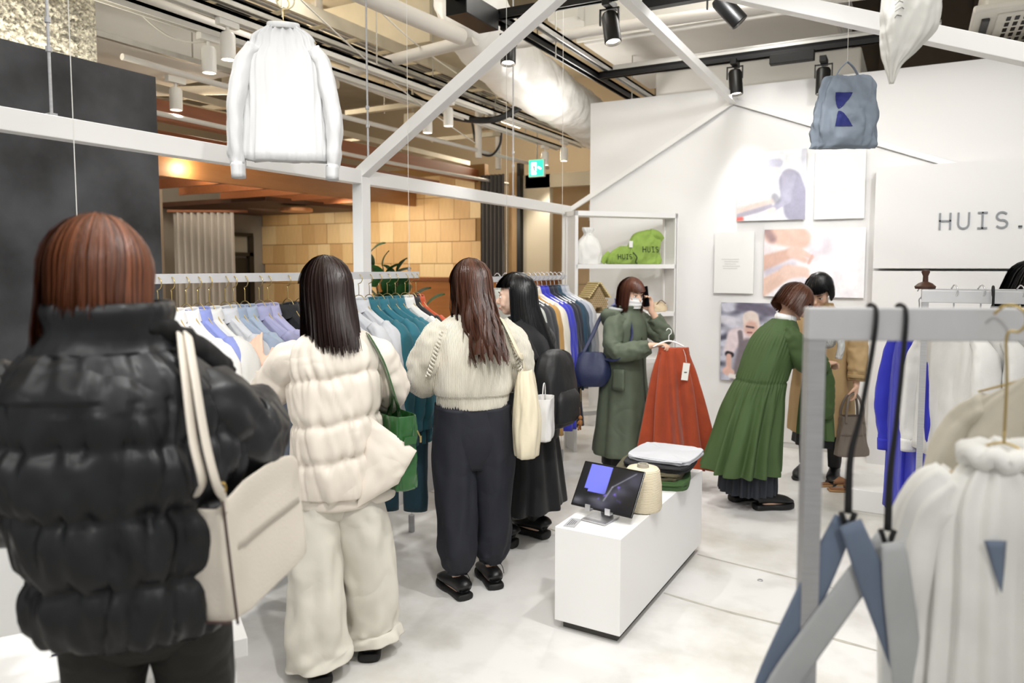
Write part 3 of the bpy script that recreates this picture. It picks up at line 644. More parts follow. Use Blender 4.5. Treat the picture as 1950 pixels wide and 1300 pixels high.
def pr3(u, v, a):   # bald man in an apron at work
    x = u * a; n1 = noise.noise(Vector((x * 5, v * 12, 1)))
    c = mixc((.80, .80, .86), (.33, .33, .40), max(0, min(1, .35 + n1 * 1.3)) if v > .55 or u < .2 else .25)
    c = mixc(c, (.42, .40, .47), ss(sdf_cap((x, v), (.35 * a, .95), (a, .9), .06), .06))
    c = mixc(c, (.88, .87, .9), ss(sdf_cap((x, v), (0, .78), (.4 * a, .74), .05), .05) * .7)
    c = mixc(c, (.90, .84, .86), ss(sdf_cap((x, v), (.3 * a, .56), (.62 * a, .56), .12), .04))
    c = mixc(c, (.90, .84, .86), ss(sdf_cap((x, v), (.28 * a, .56), (.17 * a, .4), (.1, .07)), .03))
    c = mixc(c, (.50, .46, .49), ss(sdf_cap((x, v), (.52 * a, .42), (.5 * a, .0), (.13, .2)), .04))
    c = mixc(c, (.50, .46, .49), ss(sdf_cap((x, v), (.36 * a, .62), (.4 * a, .4), .03), .02))
    c = mixc(c, (.12, .11, .14), ss(sdf_cap((x, v), (.14 * a, .34), (.2 * a, .33), .035), .02))
    c = mixc(c, (.88, .72, .67), ss(sdf_cap((x, v), (.16 * a, .31), (.16 * a, .14), .035), .02))
    c = mixc(c, (.90, .74, .69), ss(sdf_cap((x, v), (.12 * a, .12), (.2 * a, .1), .05), .02))
    c = mixc(c, (.95, .93, .92), ss(sdf_cap((x, v), (.2 * a, .06), (.4 * a, .04), .03), .02))
    c = mixc(c, (.90, .84, .81), ss(sdf_cap((x, v), (.55 * a, .8), (.57 * a, .72), .1), .02))
    c = mixc(c, (.86, .70, .65), ss(sdf_cap((x, v), (.56 * a, .7), (.55 * a, .66), .075), .04))
    c = mixc(c, (.35, .30, .32), ss(sdf_cap((x, v), (.48 * a, .7), (.6 * a, .69), .012), .012))
    c = mixc(c, (.55, .36, .35), ss(sdf_cap((x, v), (.5 * a, .625), (.57 * a, .625), .01), .012))
    return c
print_panel('pale photo print of a capped worker bent over a bench', -1.365, -.81, 1.952, 2.535, pr1, .0)
print_panel('photo print of two hands sewing white cloth', -1.13, -.348, 1.305, 1.873, pr2, .0)
print_panel('photo print of a bald man working in a grey apron', -1.482, -1.02, .556, 1.245, pr3)
TXT = M('faint_text', 'd3d1cf', .6)
for k, (x0, x1, z0, z1, lb) in enumerate(((-.74, -.365, 1.948, 2.5, 'blank white text board right of the capped worker print'), (-1.55, -1.215, 1.325, 1.86, 'white text board with faint grey lines left of the sewing print'))):
    t = thing('text_board', lb, 'text board', ((x0 + x1) / 2, 6.59, (z0 + z1) / 2))
    MB().box((0, 0, 0), (x1 - x0, .014, z1 - z0)).build('board', WHITE, t)
    for q in range(5): MB().box((-.03 + .01 * (q % 2), -.0075, .03 - q * .02), ((x1 - x0) * (.45 - .08 * (q % 3)), .001, .006)).build('text_line', TXT, t)

# ------------------------------------------------------------------ white open shelf unit
ANG = math.atan2(.758, .652)
su = thing('shelf_unit', 'white open shelf unit standing at the left end of the back wall', 'shelf', (-2.463, 5.606, 0), ANG)
LW, DP = .99, .2
for x in (.014, LW - .014):
    for y in (.014, DP - .014): MB().box((x, y, 1.01), (.028, .028, 2.02)).build('upright', WHITE, su)
MB().box((LW - .012, DP / 2, 1.01), (.012, DP, 2.0)).build('side_panel', WHITE, su)
MB().box((.014, DP / 2, 1.005), (.012, DP - .056, 1.99)).build('side_panel', WHITE, su)
MB().box((LW / 2, DP / 2, 2.0), (LW, DP, .04)).build('top', WHITE, su)
for z in (1.56, 1.145, .74, .32): MB().box((LW / 2, DP / 2, z), (LW - .02, DP, .036)).build('shelf', WHITE, su)
def shelf_pt(x, y, z):
    c, s = math.cos(ANG), math.sin(ANG); return (-2.463 + x * c - y * s, 5.606 + x * s + y * c, z)
# white bundled bag / vase on the top shelf
CW = M('white_cotton', 'efeeea', .85, bump=.1, bs=50, sheen=.2)
def blobbag(R, seed, amp=.012, n=56, m=44, e=2.4):
    return rings(R, n, m, e, lambda t, th, z: amp * (nz(math.cos(th) * 2.5, math.sin(th) * 2.5 + seed, z * 14) + .6 * nz(math.cos(th) * 6, math.sin(th) * 6 + seed, z * 22)))
vb = thing('fabric_bag', 'plain white drawstring bag on the top shelf', 'bag', shelf_pt(.17, .1, 1.579), ANG)
mobj('pouch', *blobbag([(0, 0, 0, .08, .06), (.01, 0, 0, .115, .08), (.12, 0, 0, .12, .085), (.2, 0, 0, .08, .06), (.25, 0, 0, .035, .03), (.29, .0, 0, .05, .035), (.31, 0, 0, .045, .03)], 1), CW, vb)
MB().tube([(.035, 0, .25, .004), (0, .03, .25, .004), (-.035, 0, .25, .004), (0, -.03, .25, .004), (.035, 0, .25, .004)], 6, 24).build('cord', CW, vb, True)
GRN = M('lime_cotton', '93b053', .8, var=.12, vs=12, bump=.12, bs=60, fold=.6, fs=12)
INK = M('dark_ink', '3c4a2c', .7)
def lime_bag(label, x, R, seed, lx, lz, lh, adv, lsw, tilt=0, y=.09):
    t = thing('fabric_bag', label, 'bag', shelf_pt(x, y, 1.579), ANG + tilt)
    v, f = blobbag(R, seed, .015, 72, 48, 2.6); o = mobj('pouch', v, f, GRN, t)
    va = np.array(v)
    def place(u, w, d):
        k_ = (np.abs(va[:, 0] - (lx + u)) < .02) & (np.abs(va[:, 2] - (lz + w)) < .02)
        return (lx + u, va[k_, 1].min() - .001 - d, lz + w)
    for b in letters('HUIS', lh, adv, lsw, .001, place): b.build('letter', INK, t)
    return t
b1 = lime_bag('large lime green drawstring bag lettered HUIS on the top shelf', .70, [(0, 0, 0, .12, .05), (.01, 0, 0, .16, .075), (.1, .0, 0, .155, .075), (.2, .01, 0, .14, .06), (.27, .03, 0, .1, .04), (.3, .07, .0, .03, .015)], 2, -.05, .105, .045, .045, .007)
MB().add(*tube([(.05, -.02, .27, .02, .04), (.12, -.03, .25, .025, .04), (.17, -.03, .21, .01, .03)], 14, 14)).build('ruffle', GRN, b1, True)
b2 = lime_bag('small lime green pouch lettered HUIS on the top shelf', .45, [(0, 0, 0, .1, .045), (.01, 0, 0, .125, .06), (.06, 0, 0, .12, .06), (.11, .02, 0, .09, .05), (.155, .05, 0, .04, .02)], 5, -.05, .045, .038, .037, .006, 0, .055)
MB().add(*tube([(-.1, 0, .09, .014, .03), (-.145, -.005, .05, .016, .03), (-.17, -.01, .01, .006, .02)], 12, 12)).build('ruffle', GRN, b2, True)
MB().tube([(.1, -.05, .1, .006), (.125, -.07, .06, .006), (.12, -.06, .02, .006), (.135, -.06, .005, .006)], 6, 16).build('cord', INK, b2, True)
MB().box((.075, -.055, .17), (.035, .002, .055)).build('price_tag', WHITE, b2)
# little cardboard-tube house
mh = thing('model_house', 'tan toy house of stacked paper tubes on the middle shelf', 'model', shelf_pt(.24, .11, 1.163), ANG)
TB = M('paper_tube', 'cdb48a', .7, var=.1, vs=20); TBD = M('tube_hole', '6b5637', .9)
rows = 13; tr = .0095
for r in range(rows):
    z = .0095 + r * tr * 1.8
    half = .085 if r < 6 else .085 * (1 - (r - 5.2) / 8.2)
    k = int(half / tr)
    mb = MB(); mh_ = MB()
    for i in range(-k // 2 - 1, k // 2 + 2):
        x = i * tr * 2 + (r % 2) * tr
        if abs(x) > half or (r < 3 and abs(x) < .03): continue
        mb.tube([(x, -.085, z, tr), (x, .085, z, tr)], 8); mh_.tube([(x, -.0858, z, tr * .55), (x, -.085, z, tr * .55)], 6)
    if mb.v:
        q = mb.build('tube_row', TB, mh, True, 50); mh_.build('tube_holes', TBD, q)
for s in (-1, 1):
    for i in range(8):
        x = s * (.012 + i * .0125); z = .255 - i * .0165
        MB().tube([(x, -.1, z, .009), (x, .095, z, .009)], 8).build('roof_tube', M('roof_tube', 'dcc893', .6), mh, True, 50)
bb = thing('fabric_bag', 'crumpled periwinkle blue bag on the middle shelf', 'bag', shelf_pt(.47, .1, 1.163), ANG)
mobj('pouch', *blobbag([(0, 0, 0, .09, .06), (.01, 0, 0, .11, .07), (.05, .01, 0, .09, .06), (.09, .02, 0, .05, .04), (.12, .0, 0, .03, .03)], 9, .02), M('periwinkle', '9aa5dc', .8, var=.1), bb)
MB().tube([(.0, 0, .1, .012), (.04, 0, .13, .014), (.07, 0, .09, .012)], 8, 12).build('knot', M('periwinkle'), bb, True)
bc = thing('fabric_bag', 'small beige pouch with a handle loop on the middle shelf', 'bag', shelf_pt(.86, .1, 1.163), ANG)
mobj('pouch', *blobbag([(0, 0, 0, .06, .05), (.01, 0, 0, .08, .06), (.05, 0, 0, .075, .055), (.085, 0, 0, .03, .02)], 12), M('beige_cotton', 'd9c6a6', .85), bc)
MB().tube([(-.04, -.04, .06, .004), (0, -.05, .1, .004), (.05, -.05, .07, .004)], 6, 14).build('handle', M('brown_cord', '7a5a3c', .7), bc, True)
wb = thing('wicker_basket', 'brown woven basket standing on the floor by the shelf', 'basket', (-1.68, 5.85, 0))
WK = M('wicker', '7d5b3a', .8, var=.25, vs=30, bump=.3, bs=60)
for k in range(12):
    z = .02 + k * .026; r = .13 + .03 * math.sin(k / 12 * pi)
    P = [(r * math.cos(a) * 1.1, r * math.sin(a), z + .006 * math.sin(a * 12 + k * pi), .014) for a in np.linspace(0, 2 * pi, 49)]
    MB().tube(P, 6, 49, spline=False).build('weave', WK, wb, True)
for s in (-1, 1): MB().tube([(s * .1, -.05, .3, .01), (s * .12, 0, .38, .01), (s * .1, .05, .3, .01)], 6, 14).build('handle', WK, wb, True)
MB().box((0, 0, .01), (.2, .2, .02), bev=.005).build('base', WK, wb)

# ------------------------------------------------------------------ white display plinth with tablet
PX = Vector((-.985, 2.765, 0)); pang = math.radians(4)
pd = thing('display_plinth', 'long low white display plinth in the middle of the floor', 'plinth', (-1.145, 3.38, 0), -.028)
MB().box((0, 0, .245), (.30, 1.19, .41), bev=.002).build('body', WHITE, pd)
MB().box((0, 0, .02), (.25, 1.12, .04)).build('toe_kick', M('toe_dark', '4d4a46', .7), pd)
tb = thing('tablet', 'tablet showing dark landscape picture, propped on the white plinth', 'tablet', (-1.175, 2.955, .452), math.radians(-9)); tb.scale = (1.17, 1.17, 1.1)
TR = Matrix.Rotation(math.radians(-33), 3, 'X')
def tp(p): q = TR @ Vector(p); return (q.x, q.y + .012, q.z + .035)
b = MB().box((0, 0, .09), (.265, .007, .19), bev=.003); MBX = MB().add([tp(p) for p in b.v], b.f); MBX.build('case', M('tablet_black', '0c0c0e', .25), tb)
def scr(u, v):
    c = (.05, .05, .07); n1 = noise.noise(Vector((u * 4, v * 5, 3))); n2 = noise.noise(Vector((u * 11, v * 9, 8)))
    if v > .35 and .12 < u < .5 and v - .35 > abs(u - .3) * .6 - .15 + n2 * .3: c = (.42, .44, .86)
    c = mixc(c, (.3, .3, .36), ss(sdf_cap((u, v), (.45, .1), (1, .9), .16), .2) * (.6 + .5 * n1))
    c = mixc(c, (.62, .62, .66), ss(sdf_cap((u, v), (.5, .2), (.58, .55), .012), .02) * .7)
    c = mixc(c, (.62, .62, .66), ss(sdf_cap((u, v), (.58, .55), (.9, .95), .012), .02) * .6)
    c = mixc(c, (.45, .35, .85), max(0, n2 * 2.2 - .5) * (1 if .3 < u < .8 and .2 < v < .6 else 0))
    c = mixc(c, (.35, .35, .38), ss(sdf_cap((u, v), (.05, .1), (.4, .2), .09), .15) * (.4 + n1))
    return c
nx, ny = 72, 48
V = [tp((-.126 + .252 * i / nx, -.0045, .003 + .174 * j / ny)) for i in range(nx + 1) for j in range(ny + 1)]
F = [(i * (ny + 1) + j, (i + 1) * (ny + 1) + j, (i + 1) * (ny + 1) + j + 1, i * (ny + 1) + j + 1) for i in range(nx) for j in range(ny)]
SCM = bpy.data.materials.new('screen'); SCM.use_nodes = True
_b = SCM.node_tree.nodes['Principled BSDF']; _a = SCM.node_tree.nodes.new('ShaderNodeAttribute'); _a.attribute_name = 'Col'
SCM.node_tree.links.new(_a.outputs['Color'], _b.inputs['Emission Color']); _b.inputs['Emission Strength'].default_value = .8
_b.inputs['Base Color'].default_value = (.01, .01, .01, 1); _b.inputs['Roughness'].default_value = .12
o = mobj('screen', V, F, SCM, tb, False); ca = o.data.color_attributes.new('Col', 'FLOAT_COLOR', 'POINT')
ca.data.foreach_set('color', [q for i in range(nx + 1) for j in range(ny + 1) for q in lin(tuple(max(0, min(1, c)) for c in scr(i / nx, j / ny)))])
ts = thing('tablet_stand', 'silver aluminium stand under the tablet', 'stand', (-1.175, 2.955, .452), math.radians(-9))
ALU = M('aluminium', 'cfcfd2', .3, .8)
MB().box((0, .01, .004), (.12, .13, .006), bev=.002).build('base', ALU, ts)
MB().bar((0, .068, .006), (0, .068, .085), .06, .006).build('neck', ALU, ts)
for x in (-.05, .05): MB().box((x, -.002, .037), (.025, .03, .006)).box((x, -.016, .048), (.025, .005, .028)).build('hook', ALU, ts)
MB().bar((0, .068, .08), (0, .112, .135), .1, .005).build('plate', ALU, ts)
cd = thing('label_card', 'small grey label card on the plinth before the tablet', 'card', (-1.262, 2.865, .4515), .1)
MB().box((0, 0, 0), (.05, .11, .002)).build('card', M('card_grey', 'a8a8aa', .6), cd)
for k in range(4): MB().box((-.012 + k * .008, 0, .0012), (.003, .08 - .012 * k, .0006)).build('text_line', M('card_text', '4b4b50', .6), cd)
yc = thing('yarn_cone', 'cream cone of yarn on the plinth behind the tablet', 'yarn', (-1.055, 3.185, .45))
YM = M('cream_yarn', 'e6d9bd', .85, bump=.5, bs=10, wave=(55, 'Z'))
mobj('yarn', *lathe([(.001, .005), (.082, .005), (.088, .02), (.085, .12), (.076, .185), (.068, .195), (.03, .197), (.001, .197)], 40), YM, yc, True, 50)
mobj('cone_core', *lathe([(.001, .195), (.028, .195), (.025, .212), (.016, .212), (.014, .2), (.001, .2)], 24), M('cone_grey', 'a39d90', .6), yc, True, 40)
def folded(label, c, dims, mat, seed, rz):
    t = thing('folded_trousers', label, 'trousers', c, rz, 'folded trousers piled on the plinth')
    L, D, H = dims
    for k in range(2):
        z0 = k * H / 2
        def d(tt, th, z): return (.007 * nz(math.cos(th) * 2 + seed * 3, math.sin(th) * 2, k), .005 * nz(math.cos(th) * 3, math.sin(th) * 3 + seed, k * 2))
        hh_ = H / 2
        mobj('leg_fold', *rings([(z0, 0, 0, L * .2, D * .2), (z0, 0, 0, L * .47, D * .46), (z0 + hh_ * .25, 0, 0, L * .5, D * .49), (z0 + hh_ * .75, 0, 0, L * .5, D * .49), (z0 + hh_ * .98, 0, 0, L * .47, D * .46), (z0 + hh_, 0, 0, L * .2, D * .2)], 72, 26, 5, d), mat, t)
    MB().tube([(-L / 2 + .03, -D * .5, H * .9, .004), (0, -D * .52, H * .75, .004), (L / 2 - .03, -D * .5, H * .85, .004)], 6, 16).build('seam', mat, t, True)
    return t
zz = .45
for k, (lb, h, mt, dx, dy) in enumerate((('dark green folded trousers at the bottom of the plinth pile', .042, M('green_twill', '3c5a2f', .8, var=.1), -.02, 0), ('olive brown folded trousers, second of the plinth pile', .036, M('olive_twill', '5b5540', .8, var=.1), -.05, .02),
                                          ('black folded trousers, third of the plinth pile', .03, M('black_twill', '17171a', .75), -.01, .05), ('pale grey folded trousers on top of the plinth pile', .022, M('pale_twill', 'c3c4c9', .8, var=.06), .0, .10))):
    folded(lb, (-1.12 + dx, 3.66 + dy, zz), (.34, .36, h), mt, k, .22 - .08 * k); zz += h + .001
# pair of brown slippers on the floor
for k, (x, y, a) in enumerate(((-.46, 5.62, -.9), (-.36, 5.52, -1.15))):
    t = thing('slipper', ['brown suede slipper on the floor, the one behind', 'brown suede slipper on the floor, the nearer one'][k], 'slipper', (x, y, 0), a, 'pair of slippers on the floor')
    SM = M('suede', '8a6244', .9)
    V = []
    pr = [(-.12, .032), (-.06, .038), (0, .034), (.07, .046), (.12, .04), (.14, .018)]
    mobj('sole', *tube([(0, y_, .008, w, .008) for y_, w in pr], 16, 24, e=3), M('slipper_sole', 'a87f52', .8), t)
    mobj('upper', *tube([(0, -.01, .03, .036, .022), (0, .05, .035, .044, .028), (0, .1, .026, .04, .018), (0, .135, .018, .015, .008)], 18, 20), SM, t)
    mobj('insole', *tube([(0, -.11, .018, .026, .004), (0, -.04, .018, .032, .004), (0, .02, .018, .03, .004)], 12, 10), SM, t)
# left white table with a leaflet
lt = thing('display_table', 'low white display table at the lower left corner', 'table', (-2.09, 1.06, 0), math.atan2(.5, .33))
MB().box((.0, .17, .39), (1.15, .36, .06), bev=.003).build('top', WHITE, lt)
MB().box((.02, .17, .18), (1.05, .3, .36)).build('body', WHITE, lt)
lf = thing('leaflet', 'leaflet with yellow print lying on the low white table', 'leaflet', (-2.17, 1.30, .4215), .9)
MB().box((0, 0, 0), (.21, .15, .003)).build('paper', M('leaf_paper', 'd9d9d6', .5), lf)
MB().box((-.05, .02, .002), (.06, .06, .001)).build('yellow_block', M('yellow_ink', 'd6d72e', .5), lf); MB().box((.0, -.068, .002), (.2, .012, .001)).build('dark_band', M('navy_ink', '25263a', .5), lf)
# ------------------------------------------------------------------ garments on hangers
def cloth(name, col, rough=.8, var=.06, bump=.12): return M('cloth_' + name, col, rough, var=var, vs=9, bump=bump, bs=55, sheen=.15, fold=.45, fs=8, fst=(1, 1, .55))
def shirt_parts(t, mat, L=.68, W=.23, seed=0, sleeve=.5, collar=True, coat=False, sl_r=.055, flare=.0, sw=.9, placket=True, gath=0.):
    """hanging shirt: local origin at hanger shoulder top; width along X, front faces -Y"""
    R = [(.012, 0, .0, .052, .030), (.0, 0, 0, .07, .032), (-.03, 0, 0, .115, .028), (-.07, 0, 0, W * .78, .028), (-.115, 0, 0, W * .96, .032), (-.17, 0, 0, W, .038),
         (-.33, 0, 0, W * (1 + flare * .3), .042), (-L * .75, 0, 0, W * (1.02 + flare * .7), .044), (-L, 0, 0, W * (1.04 + flare), .048)]
    def d(tt, th, z):
        k = max(0, -z / L); a = math.cos(th) * 3
        return (.018 * k ** .6 * nz(a * 1.6 + seed, math.sin(th) * 1.2, z * 1.2) + .010 * k * nz(a * 4 + seed, math.sin(th) * 2, z * 2) + .004 * nz(a * 7, seed, z * 9) + gath * math.sin(th * 23 + 3 * nz(th * 2, z * 2, seed)) * (1 - .5 * k),
                .008 * k * nz(a * 1.3, seed + 3, 0))
    body = mobj('body', *rings(R, 72, 34, 2.5, d), mat, t)
    for s in (-1, 1):
        P = [(s * (W * .7), 0, -.075, .028, .03), (s * (W * .93), 0, -.135, .034, .05), (s * (W + .012), -.01, -.25, .036, sl_r * 1.1), (s * (W + .03), -.02, -.1 - sleeve * .6, .034, sl_r), (s * (W + .03), -.022, -.1 - sleeve * .85, .030, sl_r * .85), (s * (W + .022), -.022, -.1 - sleeve, .026, sl_r * .72)]
        def ds(tt, th): return .009 * nz(tt * 4, th * .9 + seed, s) + .006 * nz(tt * 10, math.cos(th) * 2, seed + s)
        o = mobj('sleeve', *tube(P, 26, 34, disp=ds, e=2.3, up=(0, 1, 0)), mat, t)
        mobj('cuff', *tube([(s * (W + .022), -.022, -.09 - sleeve, .028, sl_r * .76), (s * (W + .02), -.022, -.15 - sleeve, .027, sl_r * .74)], 22, 5, e=2.3, up=(0, 1, 0)), mat, o)
    if collar:
        V = []; n, m = 33, 7
        for i in range(m):
            q = i / (m - 1); h = .048 * math.sin(min(1, q * 1.9) * pi / 2) if q < .45 else .048 - .055 * (q - .45) / .55
            rr = .05 + (.0 if q < .45 else .015 * (q - .45) / .55)
            for j in range(n):
                a = -pi / 2 + .22 + (2 * pi - .44) * j / (n - 1); fr = max(0, -math.sin(a))
                V.append((math.cos(a) * rr * 1.02, math.sin(a) * rr * .8 - .012 * fr * (q > .45), .004 + h + .012 * max(0, math.sin(a)) - .022 * fr * (q > .5)))
        k = len(V); V += [(p[0] * .96, p[1] * .96, p[2] - .002) for p in V]; F = grid_faces(m, n, False)
        mobj('collar', V, F + [tuple(i + k for i in f[::-1]) for f in F], mat, t)
    if placket:
        mobj('placket', *tube([(0, -.030, -.0, .004, .014), (0, -.036, -.12, .004, .015), (0.004, -.044, -L * .6, .004, .015), (0, -.048, -L * .97, .004, .015)], 8, 14, e=3, up=(0, 1, 0)), mat, t)
    return body
def wire_hanger(t, mat, stem=.13, half=.19, drop=.065, r=.0022, hook=.024):
    P = [(-half, 0, -drop, r), (-half * .5, 0, -drop * .42, r), (-.03, 0, 0.004, r), (0, 0, .016, r), (.03, 0, .004, r), (half * .5, 0, -drop * .42, r), (half, 0, -drop, r)]
    MB().tube(P, 6, 26).build('arms', mat, t, True)
    zc = stem - hook
    H = [(0, 0, .014, r), (0, 0, stem * .5, r), (-.003, 0, zc - hook * 1.1, r)] + [(hook * math.sin(a), 0, zc - hook * math.cos(a), r) for a in np.radians([35, 80, 120, 160, 200, 250])]
    H = [(p[1] if False else p[0], p[1], p[2], p[3]) for p in H]
    MB().tube(H, 6, 34).build('hook', mat, t, True)
# --- prototypes -----------------------------------------------------------
def proto_shirt(**k):
    e = bpy.data.objects.new('shirt', None); COL.objects.link(e); shirt_parts(e, cloth('proto', 'ffffff'), **k); return e
protoA = proto_shirt(seed=1, L=.68); protoB = proto_shirt(seed=7, L=.74, W=.245); protoC = proto_shirt(seed=13, L=1.0, W=.225, sleeve=.55, flare=.18, sl_r=.06)
protoD = proto_shirt(seed=21, L=.78, W=.23, collar=False, sleeve=.46)
protoE = proto_shirt(seed=33, L=.62, W=.24, collar=False, sleeve=.5, placket=False)
HG = bpy.data.objects.new('coat_hanger', None); COL.objects.link(HG); wire_hanger(HG, GOLD, .125, .125, .105)
HW = bpy.data.objects.new('coat_hanger', None); COL.objects.link(HW)
MB().tube([(-.2, 0, -.085, .006, .007), (-.08, 0, -.03, .006, .007), (0, 0, .0, .006, .009), (.08, 0, -.03, .006, .007), (.2, 0, -.085, .006, .007)], 8, 22).build('arms', M('white_plastic', 'f2f2f2', .35), HW, True)
MB().tube([(0, 0, 0, .003), (0, 0, .06, .003), (-.004, 0, .085, .003), (.018, 0, .1, .003), (.022, 0, .125, .003), (0, 0, .143, .003), (-.022, 0, .125, .003)], 6, 26).build('hook', M('clear_hook', 'd9d9dc', .2, .6), HW, True)
protos = [protoA, protoB, protoC, protoD, protoE, HG, HW]
def place_on_bar(proto, hproto, x, y, zbar, rz, mat, glabel, gcat, ggroup, hlabel, hgroup, stem=.13, name='shirt', ty=0, sc=1):
    g = dup(proto, (x, y, zbar - stem), rz); g.name = name; tag(g, glabel, gcat, ggroup); g.rotation_euler = (ty, 0, rz); g.scale = (sc, sc, sc)
    for ch in g.children_recursive:
        if ch.type == 'MESH': setmat(ch, mat)
    h = dup(hproto, (x, y, zbar - (.14 if hproto is HG else stem - .012)), rz); h.name = 'coat_hanger'; tag(h, hlabel, 'hanger', hgroup)
    return g

# --- rack A (suspended bar on the left) ------------------------------------
ZB = 1.512
ra = thing('hanging_rail', 'flat grey rail hung on wires over the first clothes row', 'clothes rail')
MB().box((-2.55, 2.48, ZB), (.012, 2.1, .038)).build('bar', GREYBAR, ra)
for y in (1.53, 3.44):
    MB().tube([(-2.55, y, ZB + .015, .0016), (-2.55, y, 4.7, .0016)], 5).build('suspension_wire', M('white_wire', 'e2e0da', .5), ra)
    MB().tube([(-2.55, y, ZB - .015, .0012), (-2.55, y, .1, .0012)], 5).build('tie_wire', STEEL, ra)
    MB().tube([(-2.55, y, 0, .018), (-2.55, y, .1, .018)], 12).build('weight', STEEL, ra, True, 40)
    MB().tube([(-2.55, y, ZB + .02, .008), (-2.55, y, ZB + .045, .008)], 8).build('clamp', STEEL, ra, True, 40)
cw = cloth('white', 'f0efee'); cwh = cloth('offwhite', 'd9d9d6'); cper = cloth('periwinkle', '8b97d4'); clg = cloth('lightgrey', 'c4c6cb'); cgb = cloth('greyblue', '8f9db2'); cgb2 = cloth('greyblue2', '97a5b8')
clv = cloth('lavender', '9a9bbd'); clv2 = cloth('lavender2', 'a3a3c4'); cbk = cloth('black', '15161a'); ctl = cloth('teal', '1f6270'); ctl2 = cloth('teal2', '24697a'); crs = cloth('rust', 'b8481f')
A_ITEMS = [(1.75, cw, 'white'), (1.83, cw, 'white'), (1.89, cw, 'white'), (1.955, cw, 'white'), (2.01, cper, 'periwinkle blue'), (2.065, cwh, 'off-white'), (2.146, clg, 'pale grey'), (2.19, cgb, 'grey-blue'), (2.25, cgb2, 'soft steel-blue'),
           (2.33, clv, 'lavender-grey'), (2.38, clv2, 'pale lavender'), (2.50, cbk, 'black'), (2.58, cbk, 'black'), (2.68, cgb, 'grey-blue'), (2.78, clg, 'pale grey'), (2.9, clg, 'pale grey'), (3.0, clg, 'pale grey'), (3.085, ctl, 'teal'), (3.165, ctl2, 'teal'), (3.237, ctl, 'teal'), (3.31, ctl2, 'teal'), (3.40, cwh, 'light grey'), (3.455, cbk, 'black'), (3.505, crs, 'rust orange')]
ordw = ['first', 'second', 'third', 'fourth', 'fifth', 'sixth']
cnt = {}
for q, (y, mt, nm) in enumerate(A_ITEMS):
    k = cnt.get(nm, 0); cnt[nm] = k + 1; tot = sum(1 for a in A_ITEMS if a[2] == nm)
    w = nm + ' collared shirt' if tot == 1 else '%s %s shirt from the left' % (ordw[k], nm)
    p = (protoA, protoB)[q % 2]
    ang = -.05 + .06 * math.sin(q * 2.1)
    if nm == 'white' and k == 3: w = 'white shirt beside the periwinkle blue one'
    if nm == 'teal': p = protoB
    place_on_bar(p, HG, -2.55, y, ZB + .022, ang, mt, w + ' on the left wire-hung rail', 'shirt', 'shirts on the left rail', 'gold wire hanger of the ' + w + ', left rail', 'gold wire hangers on the left rail', .195, 'collared_shirt')
# two trousers hanging low between the shirts
def trousers(name, label, x, y, ztop, L, mat, rz=0):
    t = thing(name, label, 'trousers', (x, y, ztop), rz)
    for s in (-1, 1):
        mobj('leg', *tube([(s * .06, 0, 0, .085, .045), (s * .075, 0, -.25, .085, .05), (s * .08, 0, -L * .7, .07, .045), (s * .08, 0, -L, .065, .04)], 20, 22, disp=lambda tt, th: .008 * nz(tt * 6, th, s), up=(0, 1, 0)), mat, t)
    mobj('waistband', *tube([(0, 0, .03, .14, .045), (0, 0, -.02, .145, .05)], 24, 4, up=(0, 1, 0)), mat, t)
    return t
trousers('trousers', 'dark teal trousers hanging low under the teal shirts', -2.44, 3.2, 1.17, .95, cloth('darkteal', '163a47'), .4)
trousers('trousers', 'slim black trousers hanging low behind the white puffer jacket', -2.42, 2.36, 1.15, .93, cbk, .3)

# --- rack B ------------------------------------------------------------------
rb = thing('hanging_rail', 'second suspended rail with coats beside the white shelf', 'clothes rail', (-2.43, 4.7, 0), 0)
MB().box((0, 0, 1.475), (.012, 1.3, .036)).build('bar', GREYBAR, rb)
for y in (-.32, .58):
    MB().tube([(0, y, 1.49, .0018), (0, y, 4.7, .0018)], 5).build('suspension_wire', M('white_wire'), rb)
    MB().tube([(0, y, 1.46, .0012), (0, y, .1, .0012)], 5).build('tie_wire', STEEL, rb); MB().tube([(0, y, 0, .018), (0, y, .1, .018)], 12).build('weight', STEEL, rb, True, 40)
cch = cloth('charcoal', '2b2c31'); cca = cloth('camel', 'b48a4a'); ccr = cloth('cream', 'd6cfc0'); cbl = cloth('royal', '2b2fb0'); cnv = cloth('navy', '161a2c'); cst = cloth('stripe', 'a9aebb', var=.2); cdt = cloth('deepteal', '1c3d52'); cgg = cloth('greygreen', 'b9bcb4')
B_ITEMS = [(4.25, cgg, 'grey-green shirt', protoC), (4.36, cbl, 'royal blue jacket', protoB), (4.45, cgg, 'pale sage coat', protoC), (4.54, cch, 'charcoal coat', protoC), (4.62, cch, 'charcoal coat', protoC), (4.70, cca, 'camel coat', protoC), (4.78, ccr, 'cream shirt', protoA), (4.85, cbl, 'royal blue coat', protoC), (4.92, cbl, 'royal blue coat', protoC), (5.0, cnv, 'navy coat', protoC), (5.07, cnv, 'navy coat', protoC), (5.14, cdt, 'deep teal shirt', protoB), (5.22, cst, 'grey striped shirt', protoB), (5.28, clg, 'pale grey shirt', protoB)]
cnt = {}
